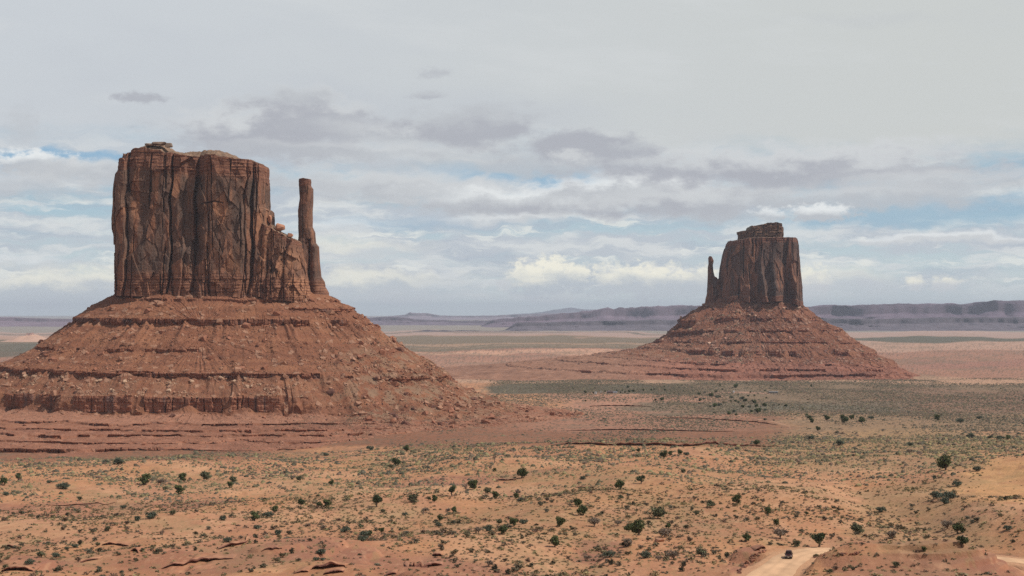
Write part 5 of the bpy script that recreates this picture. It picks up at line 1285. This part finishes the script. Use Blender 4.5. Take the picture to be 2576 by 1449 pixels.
# ------------------------------------------------------------------ the distant homestead
def small_house(name, px, py, w, d, h, wall, roof, label, cat="house", pitched=True, rz=.1):
    x, y, z = pick(px, py)
    r = empty(name, (x, y, z), rz, label=label, cat=cat, group="small buildings and vehicles of the distant homestead")
    mw = mat_plain("painted_wall", wall, .8); mr = mat_plain("roof_sheet", roof, .6); mg = mat_plain("window_glass", (.04, .045, .05), .1)
    obj("wall", mesh_np("wall", *box_np(-w / 2, w / 2, -d / 2, d / 2, -.4, h), mw), r)
    e = .3; rh = d * .22 if pitched else .15
    V = np.array([(-w / 2 - e, -d / 2 - e, h + .003), (w / 2 + e, -d / 2 - e, h + .003), (w / 2 + e, d / 2 + e, h + .003), (-w / 2 - e, d / 2 + e, h + .003), (-w / 2 - e, 0, h + rh), (w / 2 + e, 0, h + rh)])
    me = bpy.data.meshes.new("roof"); me.from_pydata([tuple(v) for v in V], [], [(0, 1, 5, 4), (2, 3, 4, 5), (0, 4, 3), (1, 2, 5), (0, 3, 2, 1)]); me.materials.append(mr); obj("roof", me, r)
    obj("door", mesh_np("door", *box_np(-.5, .5, -d / 2 - .05, -d / 2 + .02, 0, 2.05), mat_plain("door_paint", (.12, .09, .07))), r)
    for s in (-1, 1):
        if w > 5: obj("window", mesh_np("window", *box_np(s * w * .3 - .6, s * w * .3 + .6, -d / 2 - .04, -d / 2 + .02, 1., 2.), mg), r)
    return r
small_house("long_building", 1945, 990, 13., 5., 2.8, (.17, .16, .155), (.48, .46, .46), "long low grey building with pale roof on the green flats", pitched=False, cat="building")
small_house("house", 1535, 990, 7., 6., 2.8, (.16, .09, .07), (.12, .085, .075), "dark brown house of the distant homestead among trees")
small_house("shed", 1498.6, 991.5, 2.8, 2.6, 2.9, (.80, .79, .76), (.7, .7, .68), "bright white shed left of the distant homestead", "shed", False)
small_house("shed", 1566, 989, 3., 3., 2.6, (.45, .38, .27), (.4, .33, .25), "tan shed right of the dark homestead house", "shed", False)
small_house("house", 1547, 989, 6., 4., 2.4, (.50, .50, .55), (.55, .56, .60), "pale blue grey trailer home beside the dark homestead house", "trailer home", False)
small_house("shed", 1512, 988, 2.6, 2.2, 2., (.62, .58, .50), (.6, .56, .48), "low pale shed behind the bright white shed", "shed", False)
small_house("shed", 1846, 988, 2.4, 2.2, 2.2, (.78, .77, .74), (.7, .7, .7), "tiny white shed beside the sandy strip left of the long building", "shed", False)
small_house("shed", 1528, 990, 2., 2., 2.3, (.60, .52, .50), (.55, .5, .48), "narrow pale shed touching the dark homestead house", "shed", False)
# a small pale sand hill with a rock on it, far left
def far_hillock():
    y = 7600.; x = (75 - CX) / FP * y
    g = np.linspace(-1, 1, 60); A, B_ = np.meshgrid(g, g, indexing='ij'); r = np.hypot(A, B_)
    Z = -142 + 38 * np.clip(1 - r, 0, 1) ** 1.3 * (1 + .2 * fbm2(A * 4, B_ * 4, 3, 4)) + 9 * (r < .1)
    c = np.array((.46, .28, .2)) * np.ones(Z.shape + (1,)); c[r < .12] = (.25, .15, .13)
    tag(obj("hills", mesh_np("hills", np.stack([x + A * 150, y + B_ * 200, Z], -1), grid_faces(60, 60), M_far, c)), kind="structure", label="small pale sand hill with a dark rock tip on the left plain")
far_hillock()

# ------------------------------------------------------------------ the air
def build_haze():
    V, F = box_np(-170000, 170000, -400, 64000, -172, 330)
    m = bpy.data.materials.new("haze_air"); m.use_nodes = True; b = NB(m.node_tree)
    v = b.n('ShaderNodeVolumePrincipled'); v.inputs['Color'].default_value = (.77, .84, .97, 1); v.inputs['Density'].default_value = 2.3e-5; v.inputs['Anisotropy'].default_value = 0.0
    o_ = b.n('ShaderNodeOutputMaterial'); b.t.links.new(v.outputs[0], o_.inputs['Volume'])
    o = obj("haze", mesh_np("haze", V, F, m)); tag(o, "thin blue air haze over the whole valley", "haze", kind="stuff")
build_haze()
